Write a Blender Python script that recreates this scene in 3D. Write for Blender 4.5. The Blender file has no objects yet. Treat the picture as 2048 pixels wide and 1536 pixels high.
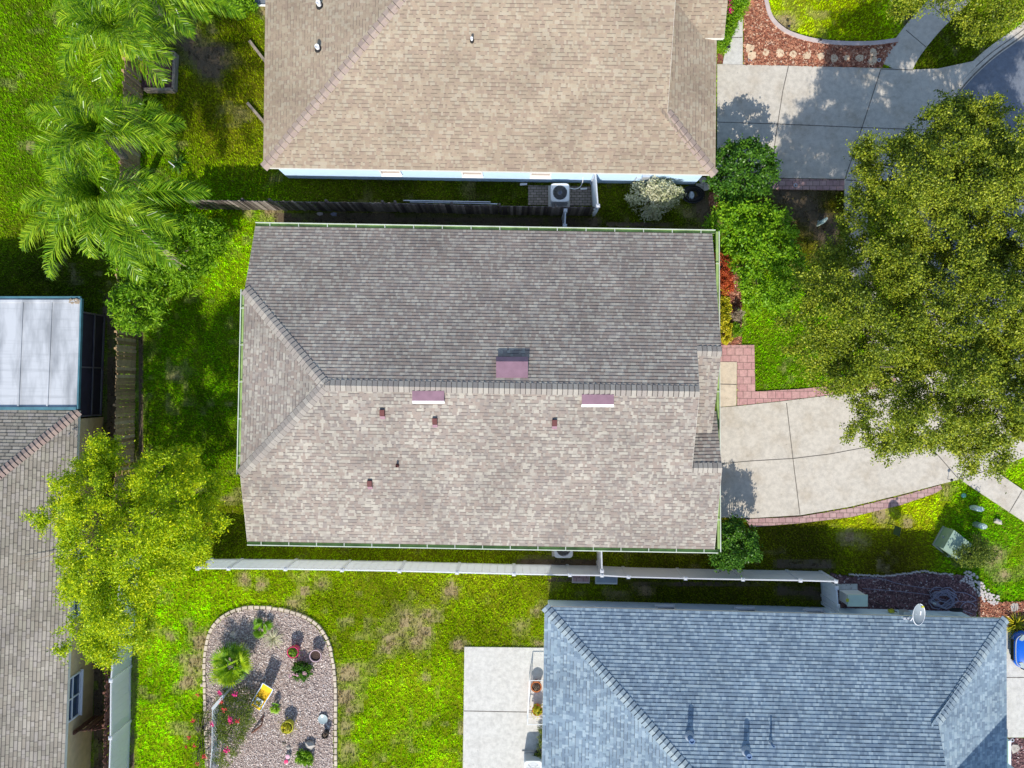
import bpy, math, random
import numpy as np
from mathutils import Vector

# ---------------------------------------------------------------- camera, sky, sun, exposure
S = bpy.context.scene
COL = S.collection
CAM_H, F_PX = 37.0, 1665.0            # drone height in metres, focal length in photo pixels
cam = bpy.data.cameras.new("camera"); cam_ob = bpy.data.objects.new("camera", cam); COL.objects.link(cam_ob)
cam.sensor_width = 36.0; cam.lens = F_PX / 2048 * 36.0; cam.clip_end = 2000.0
cam_ob.location = (0, 0, CAM_H); cam_ob.rotation_euler = (0, 0, 0)      # straight down, north is up
S.camera = cam_ob
S.render.resolution_x, S.render.resolution_y = 1024, 768
SUN = Vector((-0.17, -1.10, 1.0)).normalized()
w = bpy.data.worlds.new("World"); S.world = w; w.use_nodes = True
nt = w.node_tree; bg = nt.nodes["Background"]
sky = nt.nodes.new("ShaderNodeTexSky"); sky.sky_type = 'NISHITA'; sky.sun_disc = False
sky.sun_elevation = math.asin(SUN.z); sky.sun_rotation = math.atan2(SUN.x, SUN.y) % (2 * math.pi)
sky.air_density = 1.0; sky.dust_density = 0.6; sky.ozone_density = 1.2
nt.links.new(sky.outputs[0], bg.inputs[0]); bg.inputs[1].default_value = 0.15
sl = bpy.data.lights.new("sun", 'SUN'); sl.energy = 3.5; sl.angle = math.radians(0.5); sl.color = (1.0, 0.95, 0.87)
so = bpy.data.objects.new("sun", sl); COL.objects.link(so); so.location = (0, 0, 40)
so.rotation_euler = SUN.to_track_quat('Z', 'Y').to_euler()
S.view_settings.view_transform = 'Standard'; S.view_settings.look = 'None'
S.view_settings.exposure = 0.60; S.view_settings.gamma = 1.0
S.cycles.max_bounces = 6; S.cycles.transparent_max_bounces = 8

rng = np.random.default_rng(7); R = random.Random(11)
Z3 = Vector((0, 0, 1))

# ---------------------------------------------------------------- helpers: photo survey -> world metres
def P(px, py, z=0.0):
    """World point at height z that the survey photo shows at (px, py)."""
    k = (CAM_H - z) / F_PX
    return Vector(((px - 1024) * k, (768 - py) * k, z))
def plane3(a, b, c):
    n = (b - a).cross(c - a).normalized()
    if n.z < 0: n = -n
    return n, n.dot(a)
def plane_eave(a, b, pitch, up):
    """Roof plane through eave line a-b, rising at pitch towards horizontal side 'up'."""
    d = (b - a).normalized(); o = Vector((-d.y, d.x, 0)).normalized()
    if o.dot(up) < 0: o = -o
    return plane3(a, b, a + o + Vector((0, 0, pitch)))
def PP(px, py, pl):
    n, d = pl; o = Vector((0, 0, CAM_H)); r = Vector(((px - 1024) / F_PX, (768 - py) / F_PX, -1.0))
    return o + r * ((d - n.dot(o)) / n.dot(r))
def on(x, y, pl):
    n, d = pl; return Vector((x, y, (d - n.x * x - n.y * y) / n.z))
def meet(p1, p2, p3):
    A = np.array([p1[0], p2[0], p3[0]], float); return Vector(np.linalg.solve(A, np.array([p1[1], p2[1], p3[1]], float)))
def inpoly(x, y, poly):
    x = np.asarray(x); y = np.asarray(y); c = np.zeros(x.shape, bool); n = len(poly)
    for i in range(n):
        x0, y0 = poly[i][0], poly[i][1]; x1, y1 = poly[i - 1][0], poly[i - 1][1]
        if y0 == y1: continue
        t = ((y0 > y) != (y1 > y)) & (x < (x1 - x0) * (y - y0) / (y1 - y0) + x0); c ^= t
    return c
def edge_dist(x, y, poly):
    d = np.full(np.shape(x), 1e9)
    for i in range(len(poly)):
        ax, ay = poly[i - 1][0], poly[i - 1][1]; bx, by = poly[i][0], poly[i][1]
        vx, vy = bx - ax, by - ay; t = np.clip(((x - ax) * vx + (y - ay) * vy) / (vx * vx + vy * vy + 1e-9), 0, 1)
        d = np.minimum(d, np.hypot(x - ax - t * vx, y - ay - t * vy))
    return d
_lat = rng.random((256, 256))
def vnoise(x, y, s=1.0, o=0):
    x = np.asarray(x) * s + 31.7 * o + 500; y = np.asarray(y) * s + 17.3 * o + 500
    xi = np.floor(x).astype(int); yi = np.floor(y).astype(int); fx = x - xi; fy = y - yi
    fx = fx * fx * (3 - 2 * fx); fy = fy * fy * (3 - 2 * fy)
    g = lambda a, b: _lat[a % 256, b % 256]
    return (g(xi, yi) * (1 - fx) + g(xi + 1, yi) * fx) * (1 - fy) + (g(xi, yi + 1) * (1 - fx) + g(xi + 1, yi + 1) * fx) * fy
def smooth_line(pts, n=8):
    """Catmull-Rom through points (any dimension tuples)."""
    p = [np.array(q, float) for q in pts]; p = [2 * p[0] - p[1]] + p + [2 * p[-1] - p[-2]]; out = []
    for i in range(1, len(p) - 2):
        for k in range(n):
            t = k / n
            out.append(0.5 * (2 * p[i] + (p[i + 1] - p[i - 1]) * t + (2 * p[i - 1] - 5 * p[i] + 4 * p[i + 1] - p[i + 2]) * t * t
                              + (3 * p[i] - p[i - 1] - 3 * p[i + 1] + p[i + 2]) * t ** 3))
    out.append(p[-2]); return [tuple(q) for q in out]

# ---------------------------------------------------------------- helpers: objects
def tag(o, label=None, cat=None, group=None, kind=None):
    if label: o["label"] = label
    if cat: o["category"] = cat
    if group: o["group"] = group
    if kind: o["kind"] = kind
    return o
def thing(name, label, cat, loc=(0, 0, 0), group=None):
    o = bpy.data.objects.new(name, None); o.empty_display_size = 0.3; COL.objects.link(o); o.location = loc
    return tag(o, label, cat, group)
def origin(o):
    while o.parent is not None: o = o.parent
    return Vector(o.location)
def copy_tree(o, parent=None):
    c = o.copy(); COL.objects.link(c)
    if parent is not None: c.parent = parent
    for ch in list(o.children): copy_tree(ch, c)
    return c
def link_mesh(name, me, mats, parent):
    for m in (mats if isinstance(mats, (list, tuple)) else [mats]): me.materials.append(m)
    o = bpy.data.objects.new(name, me); COL.objects.link(o)
    if parent is not None: o.parent = parent
    return o
class MB:
    def __init__(s): s.v = []; s.f = []; s.r = []; s.u = []; s.m = []; s.rnd = 0.5; s.mi = 0
    def face(s, pts, uv=None, rnd=None):
        b = len(s.v); s.v += [tuple(p) for p in pts]; s.f.append(tuple(range(b, b + len(pts))))
        s.r.append(s.rnd if rnd is None else rnd); s.m.append(s.mi); s.u.append(uv or [(p[0], p[1]) for p in pts])
    def hexa(s, c):
        """8 corners: bottom 0-3 counter-clockwise, top 4-7."""
        for q in ((3, 2, 1, 0), (4, 5, 6, 7), (0, 1, 5, 4), (1, 2, 6, 5), (2, 3, 7, 6), (3, 0, 4, 7)): s.face([c[i] for i in q])
    def box(s, c, sz, rz=0.0, ta=None):
        hx, hy, hz = sz[0] / 2, sz[1] / 2, sz[2] / 2; ca, sa = math.cos(rz), math.sin(rz); o = []
        for z in (-hz, hz):
            for x, y in ((-hx, -hy), (hx, -hy), (hx, hy), (-hx, hy)):
                k = 1 if (ta is None or z < 0) else ta
                o.append((c[0] + (x * ca - y * sa) * k, c[1] + (x * sa + y * ca) * k, c[2] + z))
        s.hexa(o)
    def beam(s, p, q, w, h):
        """Box along p-q, w wide (horizontal), h high, centred on the line."""
        p = Vector(p); q = Vector(q); d = (q - p).normalized()
        a = d.cross(Z3); a = a.normalized() if a.length > 1e-4 else Vector((1, 0, 0)); b = a.cross(d).normalized()
        a = a * w / 2; b = b * h / 2
        s.hexa([p - a - b, p + a - b, q + a - b, q - a - b, p - a + b, p + a + b, q + a + b, q - a + b])
    def prism(s, poly, z0, z1):
        ar = sum(poly[i - 1][0] * poly[i][1] - poly[i][0] * poly[i - 1][1] for i in range(len(poly)))
        if ar < 0: poly = poly[::-1]
        s.face([(p[0], p[1], z1) for p in poly]); s.face([(p[0], p[1], z0) for p in poly[::-1]])
        for i in range(len(poly)):
            a, b = poly[i - 1], poly[i]; s.face([(a[0], a[1], z0), (b[0], b[1], z0), (b[0], b[1], z1), (a[0], a[1], z1)])
    def tube(s, path, rad, n=8, cap=True):
        path = [Vector(p) for p in path]; rings = []
        for i, p in enumerate(path):
            d = (path[min(i + 1, len(path) - 1)] - path[max(i - 1, 0)]).normalized()
            a = d.cross(Vector((0.31, 0.95, 0.05)) if abs(d.z) > 0.9 else Z3).normalized(); b = d.cross(a)
            r = rad[i] if isinstance(rad, (list, tuple)) else rad
            rings.append([p + a * r * math.cos(2 * math.pi * k / n) + b * r * math.sin(2 * math.pi * k / n) for k in range(n)])
        for i in range(len(rings) - 1):
            for k in range(n):
                s.face([rings[i][k], rings[i][(k + 1) % n], rings[i + 1][(k + 1) % n], rings[i + 1][k]])
        if cap: s.face(rings[0][::-1]); s.face(rings[-1])
    def lathe(s, prof, c, n=20, sx=1.0, sy=1.0):
        for i in range(len(prof) - 1):
            (r0, z0), (r1, z1) = prof[i], prof[i + 1]
            for k in range(n):
                a0, a1 = 2 * math.pi * k / n, 2 * math.pi * (k + 1) / n
                q = lambda r, a, z: (c[0] + r * sx * math.cos(a), c[1] + r * sy * math.sin(a), c[2] + z)
                pts = [q(r0, a0, z0), q(r0, a1, z0), q(r1, a1, z1), q(r1, a0, z1)]
                if r0 < 1e-5: pts = pts[1:]
                elif r1 < 1e-5: pts = pts[:3]
                s.face(pts)
    def build(s, name, mat, parent=None, smooth=False, weld=False):
        o3 = origin(parent) if parent is not None else Vector((0, 0, 0))
        me = bpy.data.meshes.new(name); me.from_pydata([(a - o3.x, b - o3.y, c - o3.z) for a, b, c in s.v], [], s.f)
        ul = me.uv_layers.new(name="UVMap"); ul.data.foreach_set("uv", np.array([x for u in s.u for p in u for x in p[:2]], np.float32))
        at = me.attributes.new("rnd", 'FLOAT', 'FACE'); at.data.foreach_set("value", np.array(s.r, np.float32))
        me.polygons.foreach_set("material_index", np.array(s.m, np.int32))
        if weld or smooth:
            import bmesh
            bm = bmesh.new(); bm.from_mesh(me); bmesh.ops.remove_doubles(bm, verts=bm.verts, dist=1e-4); bm.to_mesh(me); bm.free()
        if smooth:
            for p in me.polygons: p.use_smooth = True
            me.set_sharp_from_angle(angle=math.radians(40))
        me.update(); return link_mesh(name, me, mat, parent)
def np_mesh(name, V, F, mat, parent=None, rnd=None, col=None):
    """Big mesh from arrays. V (n,3), F (m,k); rnd (m,) per face or col (m,3) per face."""
    o3 = np.array(origin(parent)) if parent is not None else np.zeros(3)
    me = bpy.data.meshes.new(name); V = np.asarray(V, np.float32) - o3.astype(np.float32); F = np.asarray(F, np.int32); m, k = F.shape
    me.vertices.add(len(V)); me.vertices.foreach_set("co", V.ravel())
    me.loops.add(m * k); me.loops.foreach_set("vertex_index", F.ravel())
    me.polygons.add(m); me.polygons.foreach_set("loop_start", np.arange(0, m * k, k, dtype=np.int32))
    me.polygons.foreach_set("loop_total", np.full(m, k, np.int32)); me.update(calc_edges=True)
    if rnd is not None:
        at = me.attributes.new("rnd", 'FLOAT', 'FACE'); at.data.foreach_set("value", np.asarray(rnd, np.float32))
    if col is not None:
        at = me.attributes.new("tint", 'FLOAT_COLOR', 'FACE'); c4 = np.ones((m, 4), np.float32); c4[:, :3] = col
        at.data.foreach_set("color", c4.ravel())
    return link_mesh(name, me, mat, parent)

# ---------------------------------------------------------------- materials
def mat(name):
    m = bpy.data.materials.new(name); m.use_nodes = True; t = m.node_tree; b = t.nodes["Principled BSDF"]
    b.inputs["Roughness"].default_value = 0.75; b.inputs["Specular IOR Level"].default_value = 0.3
    return m, t, b, (lambda ty, **k: _node(t, ty, **k)), t.links.new
def _node(t, ty, **k):
    n = t.nodes.new("ShaderNode" + ty)
    for a, v in k.items():
        if a.startswith("i_"):
            key = a[2:]; n.inputs[int(key) if key.isdigit() else key.replace("_", " ")].default_value = v
        else: setattr(n, a, v)
    return n
def ramp(t, fac, stops, interp='LINEAR'):
    n = t.nodes.new("ShaderNodeValToRGB"); n.color_ramp.interpolation = interp; e = n.color_ramp.elements
    while len(e) < len(stops): e.new(0.5)
    for i, (p, c) in enumerate(stops): e[i].position = p; e[i].color = (*c, 1)
    t.links.new(fac, n.inputs[0]); return n.outputs[0]
def mixc(t, fac, a, b, mode='MIX'):
    n = t.nodes.new("ShaderNodeMix"); n.data_type = 'RGBA'; n.blend_type = mode
    for i, v in ((0, fac), (6, a), (7, b)):
        if isinstance(v, (int, float)): n.inputs[i].default_value = v
        elif isinstance(v, tuple): n.inputs[i].default_value = (*v, 1)
        else: t.links.new(v, n.inputs[i])
    return n.outputs[2]
def mth(t, op, *a):
    n = t.nodes.new("ShaderNodeMath"); n.operation = op
    for i, v in enumerate(a):
        if isinstance(v, (int, float)): n.inputs[i].default_value = v
        else: t.links.new(v, n.inputs[i])
    return n.outputs[0]
def geo(t): return t.nodes.new("ShaderNodeNewGeometry").outputs["Position"]
def noise(t, vec, scale, detail=4.0, rough=0.55):
    n = t.nodes.new("ShaderNodeTexNoise"); n.inputs["Scale"].default_value = scale; n.inputs["Detail"].default_value = detail
    n.inputs["Roughness"].default_value = rough; t.links.new(vec, n.inputs["Vector"]); return n.outputs[0]
def bump(t, b, h, strength=0.4, dist=0.02):
    n = t.nodes.new("ShaderNodeBump"); n.inputs["Strength"].default_value = strength; n.inputs["Distance"].default_value = dist
    t.links.new(h, n.inputs["Height"]); t.links.new(n.outputs[0], b.inputs["Normal"])
def attr(t, name):
    n = t.nodes.new("ShaderNodeAttribute"); n.attribute_name = name; return n

def plain(name, c, rough=0.6, var=0.12, scale=3.0, metal=0.0, c2=None, spec=0.3):
    """Solid paint or metal with slight dirt and wear."""
    m, t, b, N, L = mat(name); p = geo(t)
    c2 = c2 or tuple(x * (1 - var * 2) for x in c)
    f = mth(t, 'MULTIPLY', noise(t, p, scale), 1.0)
    L(ramp(t, f, [(0.3, c2), (0.65, c)]), b.inputs["Base Color"]); b.inputs["Roughness"].default_value = rough
    b.inputs["Metallic"].default_value = metal; b.inputs["Specular IOR Level"].default_value = spec; return m
def shingle_mat(name, tints, band=0.45, tab=0.115, patch=0.1, stain=None, share=0.48, slot=0.0):
    """Laminated asphalt shingles: tabs of random granule tint, darker granule band under some tabs."""
    m, t, b, N, L = mat(name); uv = N("UVMap").outputs[0]; sx = N("SeparateXYZ"); L(uv, sx.inputs[0])
    u, v = sx.outputs[0], sx.outputs[1]; row = mth(t, 'FLOOR', v); fr = mth(t, 'FRACT', v)
    wn = N("TexWhiteNoise", noise_dimensions='1D'); L(row, wn.inputs["W"])
    uu = mth(t, 'ADD', mth(t, 'DIVIDE', u, tab), mth(t, 'MULTIPLY', wn.outputs[0], 37.0))
    uu = mth(t, 'ADD', uu, mth(t, 'MULTIPLY', mth(t, 'SINE', mth(t, 'MULTIPLY', uu, 2.1)), 0.32))
    cell = mth(t, 'FLOOR', uu); cv = N("CombineXYZ"); L(cell, cv.inputs[0]); L(row, cv.inputs[1])
    w2 = N("TexWhiteNoise", noise_dimensions='2D'); L(cv.outputs[0], w2.inputs["Vector"])
    n = len(tints); c = ramp(t, w2.outputs[0], [(i / n, q) for i, q in enumerate(tints)], 'CONSTANT')
    p = geo(t); big = noise(t, p, 0.55, 3)
    c = mixc(t, 1.0, c, ramp(t, big, [(0.3, (1 - patch,) * 3), (0.7, (1 + patch * 0.4,) * 3)]), 'MULTIPLY')
    gr = noise(t, p, 60.0, 2); c = mixc(t, 1.0, c, ramp(t, gr, [(0.25, (0.8,) * 3), (0.75, (1.12,) * 3)]), 'MULTIPLY')
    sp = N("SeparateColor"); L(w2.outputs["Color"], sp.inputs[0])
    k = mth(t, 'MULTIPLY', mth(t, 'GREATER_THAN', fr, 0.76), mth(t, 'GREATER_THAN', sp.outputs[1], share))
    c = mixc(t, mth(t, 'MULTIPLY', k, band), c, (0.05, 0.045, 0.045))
    if slot: c = mixc(t, mth(t, 'MULTIPLY', mth(t, 'LESS_THAN', mth(t, 'FRACT', uu), slot), .55), c, (0.06, 0.055, 0.05))
    if stain:
        s1 = noise(t, p, 1.7, 5, 0.7); c = mixc(t, ramp(t, s1, [(0.5, (0, 0, 0)), (0.8, (0.42,) * 3)]), c, stain)
    L(c, b.inputs["Base Color"]); b.inputs["Roughness"].default_value = 0.9; b.inputs["Specular IOR Level"].default_value = 0.15
    bump(t, b, mth(t, 'ADD', mth(t, 'MULTIPLY', w2.outputs[0], 0.6), mth(t, 'MULTIPLY', gr, 0.4)), 0.35, 0.012)
    return m
def cap_mat(name, tints):
    m, t, b, N, L = mat(name); a = attr(t, "rnd"); n = len(tints)
    c = ramp(t, a.outputs["Fac"], [(i / n * .95, q) for i, q in enumerate(tints)] + [(.96, (.05, .045, .045))], 'CONSTANT')   # last stop: painted shadow line at the cap seams
    gr = noise(t, geo(t), 45.0, 2); c = mixc(t, 1.0, c, ramp(t, gr, [(0.25, (0.8,) * 3), (0.75, (1.1,) * 3)]), 'MULTIPLY')
    L(c, b.inputs["Base Color"]); b.inputs["Roughness"].default_value = 0.9; bump(t, b, gr, 0.3, 0.01); return m
def leaf_mat(name, dark, mid, light, trans=0.35, gloss=0.45):
    m, t, b, N, L = mat(name); a = attr(t, "rnd"); p = geo(t)
    f = mth(t, 'ADD', mth(t, 'MULTIPLY', a.outputs["Fac"], 0.7), mth(t, 'MULTIPLY', noise(t, p, 0.9, 3), 0.6))
    c = ramp(t, f, [(0.3, dark), (0.6, mid), (0.92, light)])
    L(c, b.inputs["Base Color"]); b.inputs["Roughness"].default_value = gloss; b.inputs["Specular IOR Level"].default_value = 0.22
    tr = N("BsdfTranslucent"); L(c, tr.inputs[0]); mx = N("MixShader"); mx.inputs[0].default_value = trans
    out = t.nodes["Material Output"]; L(b.outputs[0], mx.inputs[1]); L(tr.outputs[0], mx.inputs[2]); L(mx.outputs[0], out.inputs[0]); return m
def tint_mat(name, rough=0.7, trans=0.0, bscale=30.0, bstr=0.5, spec=0.2):
    m, t, b, N, L = mat(name); a = attr(t, "tint"); p = geo(t)
    g = noise(t, p, bscale, 4, 0.7); c = mixc(t, 1.0, a.outputs["Color"], ramp(t, g, [(0.3, (0.62,) * 3), (0.7, (1.25,) * 3)]), 'MULTIPLY')
    L(c, b.inputs["Base Color"]); b.inputs["Roughness"].default_value = rough; b.inputs["Specular IOR Level"].default_value = spec
    if trans:
        tr = N("BsdfTranslucent"); L(c, tr.inputs[0]); mx = N("MixShader"); mx.inputs[0].default_value = trans
        L(b.outputs[0], mx.inputs[1]); L(tr.outputs[0], mx.inputs[2]); L(mx.outputs[0], t.nodes["Material Output"].inputs[0])
    else: bump(t, b, g, bstr, 0.04)
    return m
def concrete_mat(name, c, stain, amount=0.5):
    m, t, b, N, L = mat(name); p = geo(t)
    n1 = noise(t, p, 0.9, 6, 0.65); n2 = noise(t, p, 5.0, 6, 0.7); n3 = noise(t, p, 40.0, 3); n4 = noise(t, p, 2.2, 3, 0.5)
    k = mixc(t, ramp(t, n1, [(0.48, (0, 0, 0)), (0.78, (amount,) * 3)]), c, stain)
    k = mixc(t, 1.0, k, ramp(t, n2, [(0.3, (0.78,) * 3), (0.6, (1.04,) * 3)]), 'MULTIPLY')
    k = mixc(t, 1.0, k, ramp(t, n3, [(0.3, (0.92,) * 3), (0.7, (1.04,) * 3)]), 'MULTIPLY')
    k = mixc(t, ramp(t, n4, [(0.66, (0, 0, 0)), (0.8, (0.35,) * 3)]), k, tuple(x * 0.72 for x in stain))
    vo = N("TexVoronoi"); vo.feature = 'DISTANCE_TO_EDGE'; vo.inputs["Scale"].default_value = .33; L(mixc(t, .12, p, N("TexNoise").outputs[1]), vo.inputs["Vector"])
    sp_ = N("TexVoronoi"); sp_.inputs["Scale"].default_value = 2.6; L(p, sp_.inputs["Vector"])
    k = mixc(t, ramp(t, sp_.outputs[0], [(.03, (.55,) * 3), (.07, (0, 0, 0))]), k, tuple(x * .35 for x in stain))   # oil drops and leaf specks
    L(k, b.inputs["Base Color"]); b.inputs["Roughness"].default_value = 0.85; bump(t, b, n3, 0.15, 0.01); return m
def sheet_mat(name, c, dirt):
    m, t, b, N, L = mat(name); p = geo(t); mp = N("Mapping"); mp.inputs["Scale"].default_value = (1.0, .22, 1); L(p, mp.inputs[0]); m2 = N("Mapping"); m2.inputs["Scale"].default_value = (.12, 2.6, 1); L(p, m2.inputs[0])
    a1 = noise(t, mp.outputs[0], 1.6, 4, .6); a2 = noise(t, m2.outputs[0], 1.8, 5, .7); k = mixc(t, ramp(t, a1, [(.42, (0, 0, 0)), (.66, (.9,) * 3)]), c, dirt)
    k = mixc(t, ramp(t, a2, [(.5, (0, 0, 0)), (.72, (.5,) * 3)]), k, dirt); L(k, b.inputs["Base Color"]); b.inputs["Roughness"].default_value = .5; return m
def brick_mat(name, c1, c2, mortar, bw, bh, rot=0.0, off=0.5):
    m, t, b, N, L = mat(name); p = geo(t); mp = N("Mapping"); mp.inputs["Rotation"].default_value = (0, 0, rot); L(p, mp.inputs[0])
    br = N("TexBrick"); br.offset = off; L(mp.outputs[0], br.inputs["Vector"]); br.inputs["Scale"].default_value = 1.0
    for i, c in (("Color1", c1), ("Color2", c2), ("Mortar", mortar)): br.inputs[i].default_value = (*c, 1)
    br.inputs["Brick Width"].default_value = bw; br.inputs["Row Height"].default_value = bh
    br.inputs["Mortar Size"].default_value = 0.012; br.inputs["Bias"].default_value = 0.0
    g = noise(t, p, 7.0, 5, 0.7); c = mixc(t, 1.0, br.outputs[0], ramp(t, g, [(0.3, (0.72,) * 3), (0.7, (1.12,) * 3)]), 'MULTIPLY')
    L(c, b.inputs["Base Color"]); b.inputs["Roughness"].default_value = 0.85; bump(t, b, br.outputs["Fac"], -0.5, 0.01); return m
def chip_mat(name, stops, rough=0.8):
    m, t, b, N, L = mat(name); a = attr(t, "rnd"); L(ramp(t, a.outputs["Fac"], stops), b.inputs["Base Color"])
    b.inputs["Roughness"].default_value = rough; return m
def soil_mat(name, a_, b_, scale=14.0):
    m, t, b, N, L = mat(name); p = geo(t); vo = N("TexVoronoi"); vo.inputs["Scale"].default_value = scale; L(p, vo.inputs["Vector"])
    sp = N("SeparateColor"); L(vo.outputs["Color"], sp.inputs[0]); c = mixc(t, sp.outputs[0], a_, b_)
    g = noise(t, p, 3.0, 4); c = mixc(t, 1.0, c, ramp(t, g, [(0.3, (0.7,) * 3), (0.7, (1.15,) * 3)]), 'MULTIPLY')
    L(c, b.inputs["Base Color"]); b.inputs["Roughness"].default_value = 0.95; bump(t, b, vo.outputs[0], 0.6, 0.04); return m
def wood_mat(name, stops):
    m, t, b, N, L = mat(name); a = attr(t, "rnd"); c = ramp(t, a.outputs["Fac"], stops); p = geo(t)
    g = noise(t, p, 6.0, 5, 0.7); c = mixc(t, 1.0, c, ramp(t, g, [(0.3, (0.6,) * 3), (0.7, (1.15,) * 3)]), 'MULTIPLY')
    L(c, b.inputs["Base Color"]); b.inputs["Roughness"].default_value = 0.85; return m
def glass_mat(name, c=(0.03, 0.05, 0.1)):
    m, t, b, N, L = mat(name); b.inputs["Base Color"].default_value = (*c, 1); b.inputs["Roughness"].default_value = 0.08
    b.inputs["Specular IOR Level"].default_value = 0.6; return m

M = {}
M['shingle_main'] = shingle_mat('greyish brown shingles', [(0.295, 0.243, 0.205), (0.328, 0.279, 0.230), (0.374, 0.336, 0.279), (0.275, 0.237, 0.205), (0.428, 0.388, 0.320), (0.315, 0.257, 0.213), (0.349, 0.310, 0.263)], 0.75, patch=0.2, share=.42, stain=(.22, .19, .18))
M['cap_main'] = cap_mat('greyish brown ridge caps', [(0.349, 0.313, 0.267), (0.298, 0.264, 0.227), (0.388, 0.351, 0.297), (0.324, 0.283, 0.245)])
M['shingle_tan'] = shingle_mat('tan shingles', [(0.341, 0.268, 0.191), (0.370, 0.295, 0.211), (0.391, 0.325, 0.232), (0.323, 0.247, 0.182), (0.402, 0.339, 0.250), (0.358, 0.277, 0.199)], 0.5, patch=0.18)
M['cap_tan'] = cap_mat('tan ridge caps', [(0.363, 0.278, 0.228), (0.382, 0.297, 0.243), (0.345, 0.261, 0.216)])
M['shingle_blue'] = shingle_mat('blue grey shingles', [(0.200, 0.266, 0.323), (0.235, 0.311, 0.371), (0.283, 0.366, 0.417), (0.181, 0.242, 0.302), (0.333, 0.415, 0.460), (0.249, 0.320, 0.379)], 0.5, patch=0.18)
M['cap_blue'] = cap_mat('blue grey ridge caps', [(0.232, 0.298, 0.339), (0.281, 0.348, 0.384), (0.207, 0.265, 0.310), (0.322, 0.382, 0.399)])
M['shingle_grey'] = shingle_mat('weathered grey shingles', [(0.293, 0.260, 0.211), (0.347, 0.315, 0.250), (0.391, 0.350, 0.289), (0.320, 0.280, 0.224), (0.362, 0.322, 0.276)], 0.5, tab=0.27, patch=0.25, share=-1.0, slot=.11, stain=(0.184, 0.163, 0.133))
M['cap_grey'] = cap_mat('weathered brown ridge caps', [(0.308, 0.223, 0.190), (0.342, 0.257, 0.215), (0.283, 0.215, 0.182)])
M['wall_beige'] = plain('beige stucco', (.55, .50, .42), 0.85, 0.06)
M['wall_white'] = plain('pale blue white stucco', (.54, .73, .95), 0.8, 0.03)
M['wall_blue'] = plain('pale blue stucco', (.74, .85, .93), 0.8, 0.04)
M['wall_tan'] = plain('tan stucco', (.66, .49, .26), 0.85, 0.08)
M['white'] = plain('white paint', (.80, .80, .79), 0.4, 0.03)
M['vinyl'] = plain('white vinyl', (.88, .89, .90), 0.35, 0.03, 1.2)
_t = M['vinyl'].node_tree; _tr = _t.nodes.new("ShaderNodeBsdfTranslucent"); _tr.inputs[0].default_value = (.85, .87, .9, 1); _mx = _t.nodes.new("ShaderNodeMixShader"); _mx.inputs[0].default_value = 0.52
_t.links.new(_t.nodes["Principled BSDF"].outputs[0], _mx.inputs[1]); _t.links.new(_tr.outputs[0], _mx.inputs[2]); _t.links.new(_mx.outputs[0], _t.nodes["Material Output"].inputs[0])   # thin pvc lets some sun through
M['fascia'] = plain('cream fascia', (.70, .68, .62), 0.5, 0.05)
M['gutter'] = plain('pale green gutter', (.34, .48, .17), 0.5, 0.2, 2.0); M['rim'] = plain('off white gutter lip', (.58, .62, .52), 0.5, 0.1, 2.0)
M['soffit'] = plain('white soffit', (.65, .65, .63), 0.7, 0.05)
M['glass'] = glass_mat('dark window glass'); M['blind'] = plain('beige blind', (.5, .42, .36), 0.7, 0.05)
M['mauve'] = plain('mauve painted metal', (.30, .175, .21), 0.55, 0.10)
M['maroon'] = plain('maroon painted metal', (.14, .04, .035), 0.5, 0.1)
M['pipe_white'] = plain('white pvc pipe', (.8, .8, .8), 0.4, 0.04); M['pipe_blue'] = plain('blue grey painted pipe', (.12, .20, .34), 0.5, 0.05)
M['lead'] = plain('grey flashing', (.35, .40, .46), 0.5, 0.1); M['dark'] = plain('black plastic', (.02, .02, .022), 0.5, 0.1)
M['alu'] = plain('brushed aluminium', (.62, .64, .67), 0.38, 0.06, 2.0, 0.5); M['ac'] = plain('pale grey enamel', (.66, .68, .68), 0.45, 0.04)
M['fan'] = plain('dark blue fan blade', (.05, .06, .10), 0.4, 0.1, spec=0.5)
M['alu_roof'] = sheet_mat('weathered aluminium sheet', (.52, .53, .54), (.27, .28, .29))
M['teal'] = plain('teal painted trim', (.08, .20, .24), 0.5, 0.15); M['screen'] = plain('dark insect screen', (.045, .035, .055), 0.85, 0.15, 2.0)
M['bronze'] = plain('bronze frame', (.16, .14, .16), 0.5, 0.1)
M['concrete'] = concrete_mat('driveway concrete', (.56, .51, .43), (.40, .33, .24), 0.75)
M['concrete2'] = concrete_mat('pale patio concrete', (.58, .56, .51), (.46, .42, .36), 0.3)
M['concrete3'] = concrete_mat('sand coloured stoop', (.62, .52, .39), (.50, .38, .25), 0.5)
M['joint'] = soil_mat('joint dirt', (.12, .105, .09), (.22, .20, .17), 30)
M['asphalt'] = concrete_mat('street asphalt', (.17, .19, .225), (.11, .12, .14), 0.5)
M['paver_pink'] = brick_mat('pink pavers', (.56, .33, .30), (.48, .25, .24), (.20, .13, .11), 0.36, 0.32, 0.0)
M['paver_small'] = brick_mat('pink edging pavers', (.50, .33, .30), (.42, .25, .24), (.16, .11, .09), 0.30, 0.22, 0.0)
M['paver_grey'] = brick_mat('old grey pavers', (.33, .27, .24), (.22, .18, .16), (.06, .07, .03), 0.24, 0.12, 0.0)
M['mulch'] = soil_mat('red bark mulch', (.30, .115, .07), (.17, .06, .04), 16); M['mulch_dark'] = soil_mat('dark bark mulch', (.17, .085, .085), (.10, .055, .06), 16)
M['gravelbase'] = soil_mat('gravel base', (.42, .33, .28), (.22, .165, .15), 20)
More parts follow.
